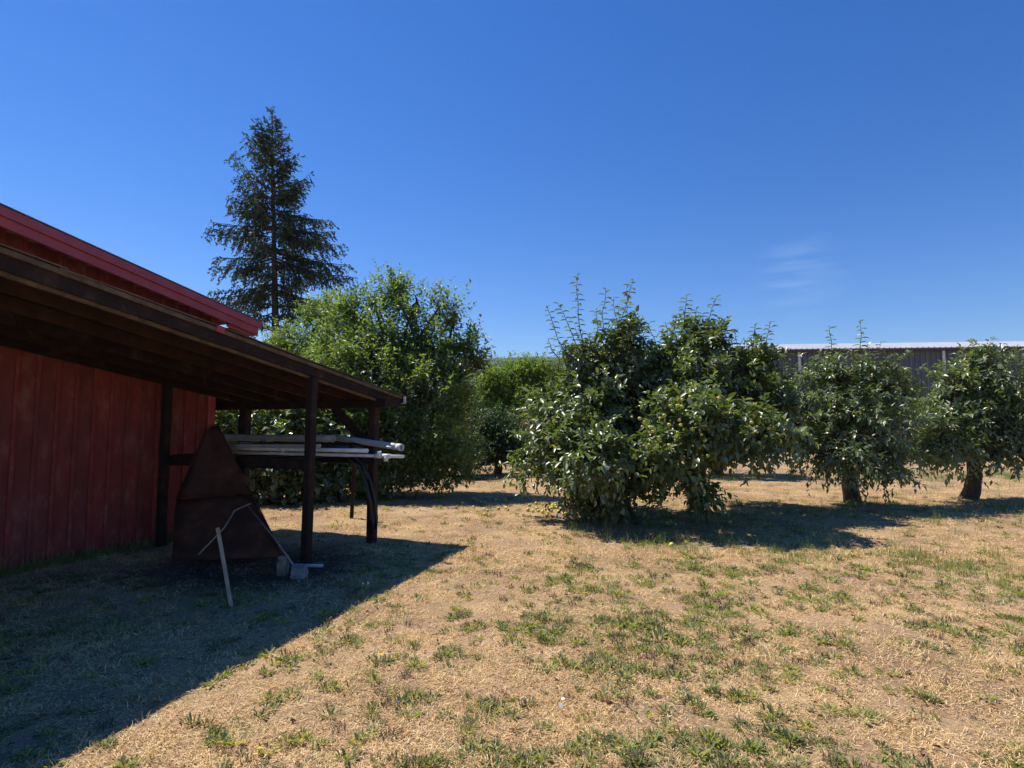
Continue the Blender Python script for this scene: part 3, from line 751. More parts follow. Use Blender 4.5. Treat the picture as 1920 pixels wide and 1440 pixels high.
# ------------------------------------------------------------------ spruce
def spruce(px, Y, ytop, label):
    base = at(px + 4, 800, Y); base[2] = 0
    top = at(px - 2, ytop, Y)
    e = empty('spruce_tree', base, label, 'spruce')
    H = top[2]
    tr = MB()
    pts = [base + (top - base) * t + np.array([0.05 * math.sin(5 * t), 0, 0]) for t in np.linspace(-.01, 1, 12)]
    tr.tube(pts, [0.26 * (1 - t) + 0.012 for t in np.linspace(0, 1, 12)], 8)
    tr.build('trunk', M['bark'], e, True)
    Ps, As, Ns, Ls, tones = [], [], [], [], []
    br = MB()
    def branch(z, ang, L, rise, sag, boost=1.0):
        c = base + (top - base) * (z / H)
        d = np.array([math.cos(ang), math.sin(ang), 0])
        n_ = 9
        pp = []
        for i in range(n_ + 1):
            t = i / n_
            pp.append(c + d * L * t + np.array([0, 0, L * (rise * t - sag * math.sin(math.pi * min(t * .85, 1)) + 0.20 * sag * t ** 3)]) + np.array([rng.normal() * .03, rng.normal() * .03, 0]) * t)
        r0 = 0.012 + 0.012 * L
        br.tube(pp, [r0 * (1 - .85 * i / n_) for i in range(n_ + 1)], 4, caps=False)
        pa = np.array(pp)
        side = np.array([-d[1], d[0], 0])
        nb = int(6 + L * 8)
        bt = rng.uniform(0, 1)
        for j in range(nb):
            t = 0.12 + 0.88 * (j + .5) / nb
            f_ = t * n_; a = min(int(f_), n_ - 1)
            q = pa[a] + (pa[a + 1] - pa[a]) * (f_ - a)
            sl_ = boost * (0.5 * (1 - t) ** .6 * min(L, 2.2) * 0.55 + 0.15) * rng.uniform(.5, 1.6)
            hangy = (0.3 + 2.2 * rng.uniform() ** 1.8) * (1 if L > 1.3 else 0.2)
            sd = side * (1 if j % 2 else -1)
            bd = unit(sd * 0.8 + d * 0.75 + np.array([0, 0, -hangy if L > 1.2 else 0.25]))
            m_ = max(3, int(sl_ / 0.06))
            tt_ = np.linspace(0.05, 1, m_)[:, None]
            P = q + bd * sl_ * tt_ + np.array([0, 0, -0.25 * sl_]) * tt_ ** 2
            for rep in range(2):
                Ps.append(P + rng.normal(size=P.shape) * 0.02)
                As.append(unit(bd + rng.normal(size=P.shape) * 0.45))
                Ns.append(rng.normal(size=P.shape))
                Ls.append(rng.uniform(0.10, 0.20, m_))
                tones.append(np.clip(rng.normal(.25 + .5 * bt, .2, m_) + 0.25 * (tt_[:, 0] > .8), 0, 1))
    z = 3.0
    while z < H - 1.0:
        f_ = z / H
        # branch length grows downward
        Lmax = 0.05 + 3.9 * (1 - f_) ** 0.85
        nb = 4
        a0 = rng.uniform(0, 6.28)
        for kk in range(nb):
            L = Lmax * rng.choice([.35, .6, .8, 1.0], p=[.2, .3, .3, .2])
            rise = 0.1 + 1.3 * max(0, f_ - .55) / .45
            sag = 0.34 * (1 - f_) + 0.04
            branch(z + rng.uniform(-.12, .12), a0 + kk * 2 * math.pi / nb + rng.uniform(-.35, .35), L, rise * rng.uniform(.7, 1.2), sag)
        z += 0.60 - 0.32 * f_ + rng.uniform(-.08, .1)
    for dz in (1.0, .85, .7, .5, .3):
        branch(H - dz, rng.uniform(0, 6.28), .06 + dz * .3, 1.4, 0.0, .6)
    # long limbs that stand out in the outline: tip given
    for (tx, ty, zy) in [(557, 288, 350), (584, 324, 372), (620, 408, 398), (646, 460, 436), (668, 520, 488), (436, 280, 400), (446, 338, 415), (463, 256, 335), (486, 226, 275), (478, 240, 300),
                         (425, 378, 400), (632, 436, 425), (655, 494, 470), (392, 430, 430), (400, 500, 485), (650, 570, 548), (385, 560, 540), (540, 300, 335), (572, 345, 385)]:
        tip = at(tx, ty, Y); zz = at(px, zy, Y)[2]
        L = abs(tip[0] - (base[0] + (top[0] - base[0]) * zz / H))
        for dz, k2, da in ((0, 1, 0), (.14, .85, .35), (-.1, .75, -.3)):
            branch(zz + dz, (0 if tx > px else math.pi) + da + rng.uniform(-.1, .1), L * k2, (tip[2] - zz) / L, 0.05, 1.25)
    P = np.concatenate(Ps); A = np.concatenate(As); N = np.concatenate(Ns); L = np.concatenate(Ls); tn = np.concatenate(tones)
    V, T, t_ = leaf_arrays(P, A, N, L, L * 0.40, tn, 0, 0.05, .2)
    o = link('crown', np_mesh('spruce_crown', V - base, T, t_), M['needle'], e); o['kind'] = 'stuff'
    o = br.build('branches', M['bark'], e); o['kind'] = 'stuff'
    print('SPRUCE leaves', len(P))
spruce(514, 26, 205, 'tall dark spruce with ragged drooping branches, highest thing against the sky at left')

# ------------------------------------------------------------------ lean-to shelter
wv = np.array([-0.3907, -0.9205, 0.0])      # rake, towards the camera, uphill
uv = np.array([-0.9205, 0.3907, 0.0])       # eave
P0 = at(752, 742, 8.4)
SL = 0.1622
def R3(t, q, dz=0.0):
    return P0 + wv * t + uv * q + np.array([0, 0, SL * t + dz])
t_max = 5.4; q_max = 3.25
shed = empty('lean_to_shelter', gnd(697, 1020), 'open brown timber lean-to on posts with a shelf of pipes', 'shelter')
ou = wv + np.array([0, 0, SL])
# roof covering: thin, slightly wavy sheet in lapped strips
nst = 6
for k in range(nst):
    t0 = k * t_max / nst; t1 = (k + 1) * t_max / nst + 0.06
    mb = MB()
    N_ = 14
    v = []; f_ = []
    for a in range(3):
        for c in range(N_ + 1):
            t = t0 + (t1 - t0) * a / 2; q = -0.035 + (q_max + .03) * c / N_
            dz = 0.004 + 0.006 * (k % 2) + 0.006 * math.sin(c * 1.9 + k) + (0.006 * rng.normal() if c < 2 else 0)
            v.append(R3(t if k or a else t - .03, q, dz))
    nv = len(v)
    v += [p - np.array([0, 0, .006]) for p in v]
    for a in range(2):
        for c in range(N_):
            i0 = a * (N_ + 1) + c
            f_.append((i0, i0 + 1, i0 + N_ + 2, i0 + N_ + 1)); f_.append((nv + i0 + N_ + 1, nv + i0 + N_ + 2, nv + i0 + 1, nv + i0))
    for a in range(2):
        i0 = a * (N_ + 1); f_.append((i0, i0 + N_ + 1, nv + i0 + N_ + 1, nv + i0))
    for c in range(N_):
        f_.append((c + 1, c, nv + c, nv + c + 1))
    mb.add(v, f_).build('roofing_felt', M['felt'], shed)
# deck boards seen from below
nb = 24
for k in range(nb):
    t = (k + .5) * t_max / nb
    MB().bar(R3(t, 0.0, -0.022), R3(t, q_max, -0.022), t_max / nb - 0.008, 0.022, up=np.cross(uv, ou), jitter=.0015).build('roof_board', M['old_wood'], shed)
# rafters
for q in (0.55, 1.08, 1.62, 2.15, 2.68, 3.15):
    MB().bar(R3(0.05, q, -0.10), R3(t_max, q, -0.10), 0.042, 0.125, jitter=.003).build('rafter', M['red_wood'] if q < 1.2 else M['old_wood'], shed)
# rake board in two layers and eave board with its pale end
MB().bar(R3(-0.01, 0.028, -0.085), R3(t_max, 0.028, -0.085), 0.035, 0.135, jitter=.002).build('rake_board', M['old_wood'], shed)
MB().bar(R3(0.0, -0.008, -0.028), R3(t_max, -0.008, -0.028), 0.022, 0.04, jitter=.002).build('rake_trim', M['roof_edge'], shed)
MB().bar(R3(0.25, 0.075, -0.145), R3(t_max, 0.075, -0.145), 0.04, 0.07, jitter=.003).build('rake_lath', M['roof_edge'], shed)
MB().bar(R3(-0.035, -0.02, -0.055), R3(-0.035, q_max, -0.055), 0.035, 0.095, jitter=.002).build('eave_board', M['old_wood'], shed)
MB().bar(R3(-0.058, -0.045, -0.055), R3(-0.03, 0.06, -0.055), 0.03, 0.10).build('end_cap', M['end_board'], shed)
rt = 0
for tq in np.linspace(2, 4, 200):
    pp_ = R3(tq, -.02, -.08)
    fx = 960 + F * pp_[0] / (pp_[1] * math.cos(TH) + (pp_[2] - CAM_H) * math.sin(TH))
    if fx < 421:
        rt = tq; break
MB().bar(R3(rt, -.02, -.02), R3(rt + .09, -.02, -.02), .02, .06).build('red_tag', M['red_paint'], shed)
# posts
Bp = gnd(697, 1018); Ap = gnd(574, 1058)
Bq = np.dot((Bp - P0)[:2], uv[:2]); Bt = np.dot((Bp - P0)[:2], wv[:2])
Aq = np.dot((Ap - P0)[:2], uv[:2]); At = np.dot((Ap - P0)[:2], wv[:2])
def top_at(t, q, dz): return R3(t, q, dz)
Bt2 = Bt + 0.0
Btop = R3(Bt, Bq, -0.24); Atop = R3(At, Aq - .02, -0.16)
Dq = Bq + 2.45
Dp = P0 + wv * Bt + uv * Dq; Dp[2] = 0; Dtop = R3(Bt, Dq, -0.24)
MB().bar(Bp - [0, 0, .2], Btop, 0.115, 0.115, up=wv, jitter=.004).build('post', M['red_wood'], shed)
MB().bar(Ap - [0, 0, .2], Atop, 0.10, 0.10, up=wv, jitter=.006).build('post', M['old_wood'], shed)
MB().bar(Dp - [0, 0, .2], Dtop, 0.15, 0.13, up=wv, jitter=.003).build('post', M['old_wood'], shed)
# beam under the rafters along the eave, and along the front post line
MB().bar(R3(Bt, Bq - .22, -0.215), R3(Bt, q_max, -0.215), 0.10, 0.115, jitter=.003).build('eave_beam', M['old_wood'], shed)
0 and MB().bar(R3(At, Aq - .06, -0.225), R3(At, q_max, -0.225), 0.045, 0.12, jitter=.003).build('front_beam', M['red_wood'], shed)
# knee brace from the beam down to the right post
k0 = R3(Bt - .0, Bq + .70, -0.26); k1 = Bp * 1.0; k1[2] = 1.28
MB().bar(k0, k1 + uv * .02, 0.06, 0.12, up=uv).build('brace', M['old_wood'], shed)
# shelf: two cross arms, bearers
zs = 1.215
sB = Bp - wv * 0.0; sA = Ap * 1.0
MB().bar([*(sB + wv * .09 + uv * -.1)[:2], zs - .06], [*(sB + wv * .09 + uv * 2.5)[:2], zs - .06], 0.045, 0.13, jitter=.003).build('shelf_bearer', M['old_wood'], shed)
MB().bar([*(sA - wv * .09 + uv * .04)[:2], zs - .07], [*(sA - wv * .09 + uv * 2.6)[:2], zs - .07], 0.045, 0.13, jitter=.003).build('shelf_bearer', M['old_wood'], shed)
for q in (0.35, 1.0, 1.7, 2.35):
    a = sA - wv * .05 + uv * q; b_ = sB + wv * .05 + uv * q
    MB().bar([a[0], a[1], zs - 0.002], [b_[0], b_[1], zs - 0.002], 0.09, 0.022).build('shelf_board', M['old_wood'], shed)
Ep = sA + uv * 2.5
MB().bar([Ep[0], Ep[1], -.2], R3(At, Aq + 2.5, -.165), .10, .10, up=wv, jitter=.004).build('post', M['old_wood'], shed)
# thin prop behind
Cp = gnd(659, 972)
MB().bar(Cp - [0, 0, .1], [Cp[0] + .03, Cp[1], 1.22], 0.075, 0.05, jitter=.003).build('prop', M['old_wood'], shed)

# pipes on the shelf
def pipe(name, p0, p1, r, mat, label, hollow=.86, cat='pipe', group='pipes stored on the shelter shelf', bend=0.0, sides=14):
    p0 = np.array(p0, float); p1 = np.array(p1, float)
    pts = [p0 + (p1 - p0) * t + np.array([0, 0, -bend * math.sin(math.pi * t)]) for t in np.linspace(0, 1, 8)]
    e = empty(name, p0, label, cat, group)
    MB().tube(pts, r, sides, hollow=hollow).build('barrel', mat, e, True)
    return e
def on_shelf(px, py, t):
    """point above the shelf line a fraction t of the way from the front post to the right post, seen at px"""
    o_ = Ap + (Bp - Ap) * t
    # intersect vertical plane through o_ along uv with the view ray
    r = ray(px, py)
    Mx = np.array([[uv[0], -r[0]], [uv[1], -r[1]]])
    s_, k_ = np.linalg.solve(Mx, -o_[:2])
    return np.array([r[0] * k_, r[1] * k_, CAM_H + r[2] * k_])
e_big = on_shelf(753, 839, .62); s_big = on_shelf(470, 790, .98)
ps = on_shelf(627, 820, .85)
pv = pipe('large_pipe', ps, e_big, 0.042, M['pvc_worn'], 'thickest grey white plastic pipe, its open end poking out furthest right of the shelf')
d_ = unit(e_big - ps)
MB().tube([e_big - d_ * .075, e_big + d_ * .003], .0435, 14, hollow=.86, hdepth=.07).build('end_band', M['pvc'], pv, True)
tp = on_shelf(757, 856, .35); ta = on_shelf(420, 848, .35)
ta = tp + (ta - tp) * 1.0

pt = pipe('thin_pipe', ta, tp, 0.019, M['pvc'], 'thin white plastic pipe with two tee fittings on its right end')
def tee(px, py, dz):
    c = on_shelf(px, py, .35); c = ta + (tp - ta) * (np.dot(c - ta, tp - ta) / np.dot(tp - ta, tp - ta))
    d = unit(tp - ta)
    mb = MB(); mb.tube([c - d * .06, c + d * .06], .028, 12); tf = mb.build('tee_fitting', M['pvc'], pt, True)
    MB().tube([c, c + np.array([0, -.01, dz])], .027, 12, hollow=.8, hdepth=.04).build('tee_branch', M['pvc'], tf, True)
tee(711, 853, .055); tee(724, 855, -.06)
s1 = on_shelf(689, 845, .22); s0 = on_shelf(420, 840, .22)
pipe('white_pipe', s0, s1, 0.024, M['pvc'], 'white plastic pipe ending left of the tee fittings on the shelf')
g1 = on_shelf(626, 822, .55); g0 = g1 + uv * 2.2
pipe('grey_pipe', g0, g1, 0.045, M['grey_pipe'], 'brown grey pipe whose open end shows beside the front post', hollow=.9)
g1 = on_shelf(710, 833, .75); g0 = g1 + uv * 2.5; g0[2] -= .02
pipe('black_pipe', g0, g1, 0.022, M['black_plastic'], 'black pipe lying under the thick grey white pipe')
g1 = on_shelf(650, 838, .5); g0 = g1 + uv * 2.2; g0[2] -= .02
pipe('black_pipe', g0, g1, 0.02, M['black_plastic'], 'short black pipe between the brown grey pipe and the white pipe')
g1 = on_shelf(600, 836, .1); g0 = g1 + uv * 1.9; g0[2] -= .02
pipe('grey_pipe', g0, g1, 0.022, M['grey_pipe'], 'slim grey pipe lying foremost on the shelf behind the front post')
# pale loose offcut on the pipes
c = on_shelf(729, 838, .5)
pc = MB(); pc.tube([c - d_ * .035, c + d_ * .035], .012, 8); o = pc.build('pipe_offcut', M['pvc'], None, True)
tag(o, 'tiny white pipe offcut lying on the tee fitted pipe under the thick pipe', 'offcut')
# black hose drooping from the shelf down the right post
hp = [on_shelf(640, 852, .9), on_shelf(668, 856, .95), on_shelf(686, 870, .98), on_shelf(700, 905, 1.0), on_shelf(708, 940, 1.0), on_shelf(710, 970, 1.0), on_shelf(708, 990, 1.0)]
hp = [p - np.array([0, .12, 0]) for p in hp]
mb = MB(); mb.tube(hp, .022, 8)
hh = mb.build('black_hose', M['black_plastic'], None, True)
tag(hh, 'curved black hose hanging from the shelf down along the right post', 'hose')
mb = MB(); mb.tube([p + np.array([-.07, .03, -.01]) for p in hp[1:]], .03, 8)
tag(mb.build('black_hose', M['black_plastic'], None, True), 'thicker black hose end hanging left of the curved hose by the right post', 'hose')
# rag hanging from the shelf end
# ------------------------------------------------------------------ rusty tipped tray (barrow) under the shelter
bar = empty('rusty_cart', gnd(450, 1052), 'rust brown sheet metal cart tipped up on end under the shelter', 'cart')
def sheet(poly, thick, bow=0.0, nseg=8):
    """four-corner sheet with thickness, bowed; corners: top left, top right, bottom right, bottom left"""
    a, b_, c_, d__ = [np.array(q, float) for q in poly]
    nrm = unit(np.cross(b_ - a, d__ - a))
    v = []; f = []
    for i in range(nseg + 1):
        for j in range(nseg + 1):
            s_ = j / nseg; t = i / nseg
            p = (a * (1 - s_) + b_ * s_) * (1 - t) + (d__ * (1 - s_) + c_ * s_) * t
            v.append(p + nrm * (bow * math.sin(math.pi * t) * math.sin(math.pi * s_) + .012 * math.sin(9 * s_ + 4 * t) * math.sin(7 * t + 2)))
    nv = len(v); v += [p + nrm * thick for p in v]
    for i in range(nseg):
        for j in range(nseg):
            k = i * (nseg + 1) + j
            f.append((k, k + 1, k + nseg + 2, k + nseg + 1)); f.append((nv + k + nseg + 1, nv + k + nseg + 2, nv + k + 1, nv + k))
    n1 = nseg + 1
    for j in range(nseg):
        f.append((j + 1, j, nv + j, nv + j + 1)); k = nseg * n1 + j; f.append((k, k + 1, nv + k + 1, nv + k))
        k = j * n1; f.append((k, k + n1, nv + k + n1, nv + k)); k = j * n1 + nseg; f.append((k + n1, k, nv + k, nv + k + n1))
    return MB().add(v, f)
Yc = 6.75
sheet([at(392, 800, Yc + .5), at(407, 797, Yc + .5), at(470, 925, Yc + .35), at(330, 935, Yc + .35)], .012, .03).build('upper_panel', M['rust'], bar, True)
fl = gnd(528, 1050)
sheet([at(330, 936, Yc + .34), at(470, 926, Yc + .34), at(530, 1044, Yc - .05), at(322, 1052, Yc - .1)], .012, .05).build('lower_panel', M['rust'], bar, True)
MB().tube([at(330, 935, Yc + .34), at(390, 798, Yc + .5), at(408, 795, Yc + .5), at(440, 862, Yc + .42), at(472, 925, Yc + .33), at(502, 985, Yc + .12), at(532, 1046, Yc - .08)], .009, 6).build('rim', M['rust'], bar, True)
MB().bar(at(440, 896, Yc + .30), at(464, 905, Yc + .30), .03, .16).build('bracket', M['rust'], bar)
# bent leg frame
lp = [at(372, 1040, Yc - .4), at(420, 990, Yc - .1), at(440, 957, Yc + .12), at(470, 944, Yc + .18)]
MB().tube(lp, .009, 7).build('leg', M['dull_metal'], bar, True)
q_ = gnd(566, 1084)
MB().tube([at(466, 950, Yc + .12), at(515, 1010, 6.5), q_ + [0, 0, .01]], .011, 7).build('leg', M['dull_metal'], bar, True)

# leaning pale board at the left edge
a_ = gnd(434, 1138); b_ = at(408, 990, a_[1] + .25)
mb = MB(); mb.bar(a_ + [0, 0, .0], b_, .02, .03, up=(1, 0, 0), jitter=.001)
tag(mb.build('leaning_board', M['pale_wood']), 'pale narrow board leaning at the left, its foot on the shaded grass', 'board')
# concrete lumps and plank
def rock(c, r, mat, name, label, cat, seed):
    rg = np.random.default_rng(seed)
    v = []; f = []
    seg, rin = 12, 8
    for i in range(rin + 1):
        a = math.pi * i / rin
        for k in range(seg):
            q = 2 * math.pi * k / seg
            d = np.array([math.sin(a) * math.cos(q), math.sin(a) * math.sin(q), math.cos(a)])
            d = np.sign(d) * np.abs(d) ** 0.3
            v.append(np.array(c) + d * np.array(r) * (1 + rg.normal() * .07 * (0 < i < rin)))
    for i in range(rin):
        for k in range(seg):
            f.append((i * seg + k, (i + 1) * seg + k, (i + 1) * seg + (k + 1) % seg, i * seg + (k + 1) % seg))
    o = MB().add(v, f).build(name, mat)
    return tag(o, label, cat)
c = gnd(561, 1082); rock([c[0], c[1], .05], (.08, .06, .065), M['concrete'], 'concrete_block', 'grey concrete block on the ground at the foot of the cart leg', 'block', 1)
c = gnd(526, 1080); rock([c[0], c[1] + .06, .09], (.05, .05, .11), M['dull_wood'], 'wood_stump', 'pale rough chunk of wood standing left of the grey concrete block', 'stump', 2)
a_ = gnd(560, 1066); b_ = gnd(606, 1066)
mb = MB(); mb.tube([a_ + [-.05, 0.02, .03], b_ + [0, 0, .03]], .02, 8)
tag(mb.build('short_pipe', M['pvc_worn'], None, True), 'short pale pipe lying on the ground by the foot of the front post', 'pipe')

# ------------------------------------------------------------------ red trimmed building at left
F0 = at(482, 606, 8.9)
rb = empty('red_building', (F0[0] - 1.5, F0[1] - 1, 0), 'red painted building with a red roof edge beyond the shelter at the left', 'building')
rs = 0.19
def F3(t, q, dz=0.0):
    return F0 + wv * t + uv * q + np.array([0, 0, rs * t + dz])
TM = 7.5; QM = 7.0
uvn = np.cross(uv, wv + np.array([0, 0, rs]))
MB().bar(F3(0, 0, -.10), F3(TM, 0, -.10), .04, .17).build('fascia', M['red_paint'], rb)
MB().bar(F3(-.06, -.035, -.03), F3(TM, -.035, -.03), .03, .10).build('fascia_trim', M['red_paint'], rb)
MB().bar(F3(-.03, 0.03, -.10), F3(-.03, QM, -.10), .04, .17).build('eave_fascia', M['red_paint'], rb)
for k in range(9):
    t0 = TM * k / 9; t1 = TM * (k + 1) / 9
    tm = (t0 + t1) / 2
    MB().bar(F3(tm, -.05, .035 ), F3(tm, QM, .035), (t1 - t0) + .03, .015, up=uvn).build('roof_sheet', M['felt'], rb)
# walls set back under the overhang
wq = .42; wt = .45
def wall_board(t0, t1, q0, q1):
    a = F0 + wv * t0 + uv * q0; b_ = F0 + wv * t1 + uv * q1
    return a, b_
nbw = 34
for k in range(nbw):
    t = wt + (TM - wt) * (k + .5) / nbw
    a = F3(t, wq, -.05); h = a[2] + rs * 0
    lo = a.copy(); lo[2] = 0.02
    MB().bar(lo, a, (TM - wt) / nbw - .012, .022, up=uv).build('wall_board', M['siding%d' % random.randrange(3)], rb)
for k in range(30):
    q = wq + (QM - wq) * (k + .5) / 30
    a = F3(wt, q, -.05); lo = a.copy(); lo[2] = 0.02
    MB().bar(lo, a, (QM - wq) / 30 - .012, .022, up=wv).build('wall_board', M['siding%d' % random.randrange(3)], rb)
for k in range(nbw + 1):
    t = wt + (TM - wt) * k / nbw
    a = F3(t, wq - .022, -.05); lo = a.copy(); lo[2] = 0.02
    MB().bar(lo, a, .04, .022, up=uv).build('wall_batten', M['siding%d' % random.randrange(3)], rb)
a = F3(wt - .0, wq - .0, -.04); lo = a.copy(); lo[2] = 0
MB().bar(lo, a, .12, .12, up=wv).build('corner_post', M['red_paint'], rb)
# small red end block below the fascia
c = at(421, 629, 7.0)
MB().bar(F3(TM * .0 + .02, .06, -.20), F3(.5, .06, -.20 ), .03, .05).build('soffit_lath', M['red_paint'], rb)

# ------------------------------------------------------------------ grey metal barn at right
YBn = 38.0
bl_ = at(1352, 660, YBn); br_ = bl_ + np.array([34, -3.0, 0])
barn = empty('metal_barn', (bl_[0], bl_[1], 0), 'long grey metal barn with a white roof behind the apple trees', 'barn')
hB = bl_[2]
dB = unit((br_ - bl_) * [1, 1, 0]); nB = np.array([dB[1], -dB[0], 0])
Lb = np.linalg.norm((br_ - bl_)[:2]); npn = int(Lb / 1.0)
base_l = np.array([bl_[0], bl_[1], 0])
panel_me = {}
for k in range(npn):
    x0 = k * Lb / npn; x1 = (k + 1) * Lb / npn - .01
    mb = MB()
    # ribbed profile
    prof = []
    nr = 3
    for r_ in range(nr):
        a = x0 + (x1 - x0) * r_ / nr; b2 = (x1 - x0) / nr
        prof += [(a, 0), (a + b2 * .62, 0), (a + b2 * .72, .045), (a + b2 * .90, .045), (a + b2 * .999, 0)]
    v = []
    for (xx, dd) in prof:
        p = base_l + dB * xx + nB * dd
        v += [p, p + np.array([0, 0, hB])]
    f = [(2 * j, 2 * j + 2, 2 * j + 3, 2 * j + 1) for j in range(len(prof) - 1)]
    mb.add(v, f).build('wall_panel', M['barn_wall'], barn)
# gutter line, roof
q0 = base_l - dB * .4 + nB * .35; q1 = base_l + dB * (Lb + .4) + nB * .35
MB().bar(q0 + [0, 0, hB - .02], q1 + [0, 0, hB - .02], .10, .16).build('gutter', M['barn_trim'], barn)
slope = .19; dep = 12
nrf = npn
for k in range(nrf):
    x0 = -.4 + (Lb + .8) * k / nrf; x1 = -.4 + (Lb + .8) * (k + 1) / nrf - .01
    prof = []
    for r_ in range(3):
        a = x0 + (x1 - x0) * r_ / 3; b2 = (x1 - x0) / 3
        prof += [(a, 0), (a + b2 * .7, 0), (a + b2 * .78, .04), (a + b2 * .92, .04), (a + b2 * .999, 0)]
    v = []
    for (xx, dd) in prof:
        p = base_l + dB * xx + nB * .45 + np.array([0, 0, hB + .09 + dd])
        v += [p, p - nB * dep * .5 + np.array([0, 0, dep * .5 * slope]), p - np.array([0, 0, .05])]
    f = []
    for j in range(len(prof) - 1):
        f.append((3 * j, 3 * j + 3, 3 * j + 4, 3 * j + 1)); f.append((3 * j + 2, 3 * j + 5, 3 * j + 3, 3 * j))
    MB().add(v, f).build('roof_panel', M['barn_roof'], barn)
# far slope and gable ends
rd = base_l + nB * (.45 - dep * .5) + np.array([0, 0, hB + .09 + dep * .5 * slope])
bk = rd - nB * dep * .5 - np.array([0, 0, dep * .5 * slope])
MB().add([rd - dB * .4, rd + dB * (Lb + .4), bk + dB * (Lb + .4), bk - dB * .4], [(0, 1, 2, 3)]).build('rear_roof', M['barn_roof'], barn)
for xe in (0, Lb):
    a = base_l + dB * xe; b2 = a - nB * (dep - .9); m_ = (a + b2) / 2
    MB().add([a, a + [0, 0, hB], m_ + [0, 0, hB + dep * .5 * slope], b2 + [0, 0, hB], b2], [(0, 1, 2, 3, 4)]).build('gable_wall', M['barn_wall'], barn)
for xx in (5.0, 14.0, 23.0):
    p = base_l + dB * xx + nB * .09
    MB().bar(p, p + [0, 0, hB - .05], .16, .10, up=nB).build('downspout', M['end_board'], barn)

# ------------------------------------------------------------------ scattering on the ground
def scatter(name, P, rot, scl, idx, srcs, label=None):
    me = bpy.data.meshes.new(name)
    me.vertices.add(len(P)); me.vertices.foreach_set('co', np.asarray(P, np.float32).ravel())
    a = me.attributes.new('rot', 'FLOAT_VECTOR', 'POINT'); a.data.foreach_set('vector', np.asarray(rot, np.float32).ravel())
    a = me.attributes.new('scl', 'FLOAT', 'POINT'); a.data.foreach_set('value', np.asarray(scl, np.float32))
    a = me.attributes.new('idx', 'INT', 'POINT'); a.data.foreach_set('value', np.asarray(idx, np.int32))
    o = bpy.data.objects.new(name, me); COL.objects.link(o)
    c = bpy.data.collections.new(name + '_sources')
    for s_ in srcs: c.objects.link(s_)
    ng = bpy.data.node_groups.new(name, 'GeometryNodeTree')
    ng.interface.new_socket('Geometry', in_out='INPUT', socket_type='NodeSocketGeometry')
    ng.interface.new_socket('Geometry', in_out='OUTPUT', socket_type='NodeSocketGeometry')
    N = ng.nodes; Lk = ng.links
    gi = N.new('NodeGroupInput'); go = N.new('NodeGroupOutput')
    ip = N.new('GeometryNodeInstanceOnPoints'); ci = N.new('GeometryNodeCollectionInfo')
    ci.inputs['Collection'].default_value = c
    ci.inputs['Separate Children'].default_value = True; ci.inputs['Reset Children'].default_value = True
    def attr(nm, tp):
        x = N.new('GeometryNodeInputNamedAttribute'); x.data_type = tp; x.inputs['Name'].default_value = nm
        return x.outputs['Attribute']
    er = N.new('FunctionNodeEulerToRotation'); Lk.new(attr('rot', 'FLOAT_VECTOR'), er.inputs[0])
    Lk.new(gi.outputs[0], ip.inputs['Points']); Lk.new(ci.outputs[0], ip.inputs['Instance'])
    ip.inputs['Pick Instance'].default_value = True
    Lk.new(attr('idx', 'INT'), ip.inputs['Instance Index']); Lk.new(er.outputs[0], ip.inputs['Rotation']); Lk.new(attr('scl', 'FLOAT'), ip.inputs['Scale'])
    Lk.new(ip.outputs[0], go.inputs[0])
    md = o.modifiers.new('scatter', 'NODES'); md.node_group = ng
    o['kind'] = 'stuff'
    if label: o['label'] = label
    return o

def src(name, V, T, tn, mat, smooth=False):
    me = np_mesh(name, V, T, tn, smooth); me.materials.append(mat)
    return bpy.data.objects.new(name, me)

def blades(n, rad, Lr, lift, wd, tone_mu, tone_sd, curl=.5, seed=0):
    """a patch of grass blades: each two bent segments"""
    rg = np.random.default_rng(seed)
    r = rad * np.sqrt(rg.uniform(0, 1, n)); a = rg.uniform(0, 6.283, n)
    b = np.stack([r * np.cos(a), r * np.sin(a), np.zeros(n)], 1)
    h = rg.uniform(0, 6.283, n); el = np.clip(rg.normal(lift, .3, n), 0.02, 1.5)
    L = rg.uniform(*Lr, n)
    d = np.stack([np.cos(h) * np.cos(el), np.sin(h) * np.cos(el), np.sin(el)], 1)
    el2 = el - rg.uniform(0, curl, n) * 1.2; h2 = h + rg.normal(size=n) * curl
    d2 = np.stack([np.cos(h2) * np.cos(el2), np.sin(h2) * np.cos(el2), np.sin(el2)], 1)
    s_ = np.stack([-np.sin(h), np.cos(h), rg.normal(size=n) * .3], 1) * (wd * rg.uniform(.6, 1.3, n))[:, None]
    m_ = b + d * L[:, None] * .55; t_ = m_ + d2 * L[:, None] * .45
    m_[:, 2] = np.maximum(m_[:, 2], .003); t_[:, 2] = np.maximum(t_[:, 2], .002)
    V = np.stack([b - s_ / 2, b + s_ / 2, m_ - s_ * .4, m_ + s_ * .4, t_], 1).reshape(-1, 3)
    T = (np.array([(0, 1, 3), (0, 3, 2), (2, 3, 4)])[None] + (np.arange(n) * 5)[:, None, None]).reshape(-1, 3)
    tn = np.repeat(np.clip(rg.normal(tone_mu, tone_sd, n), 0, 1), 3)
    return V, T, tn

straw = []
for k in range(5):
    V, T, tn = blades(80, .13, (.015, .05), .18, .0028, .5, .25, .9, 10 + k)
    straw.append(src('straw_%d' % k, V, T, tn, M['straw']))
for k in range(2):
    V, T, tn = blades(30, .12, (.04, .085), .45, .0025, .65, .2, .6, 30 + k)
    straw.append(src('straw_%d' % (5 + k), V, T, tn, M['straw']))

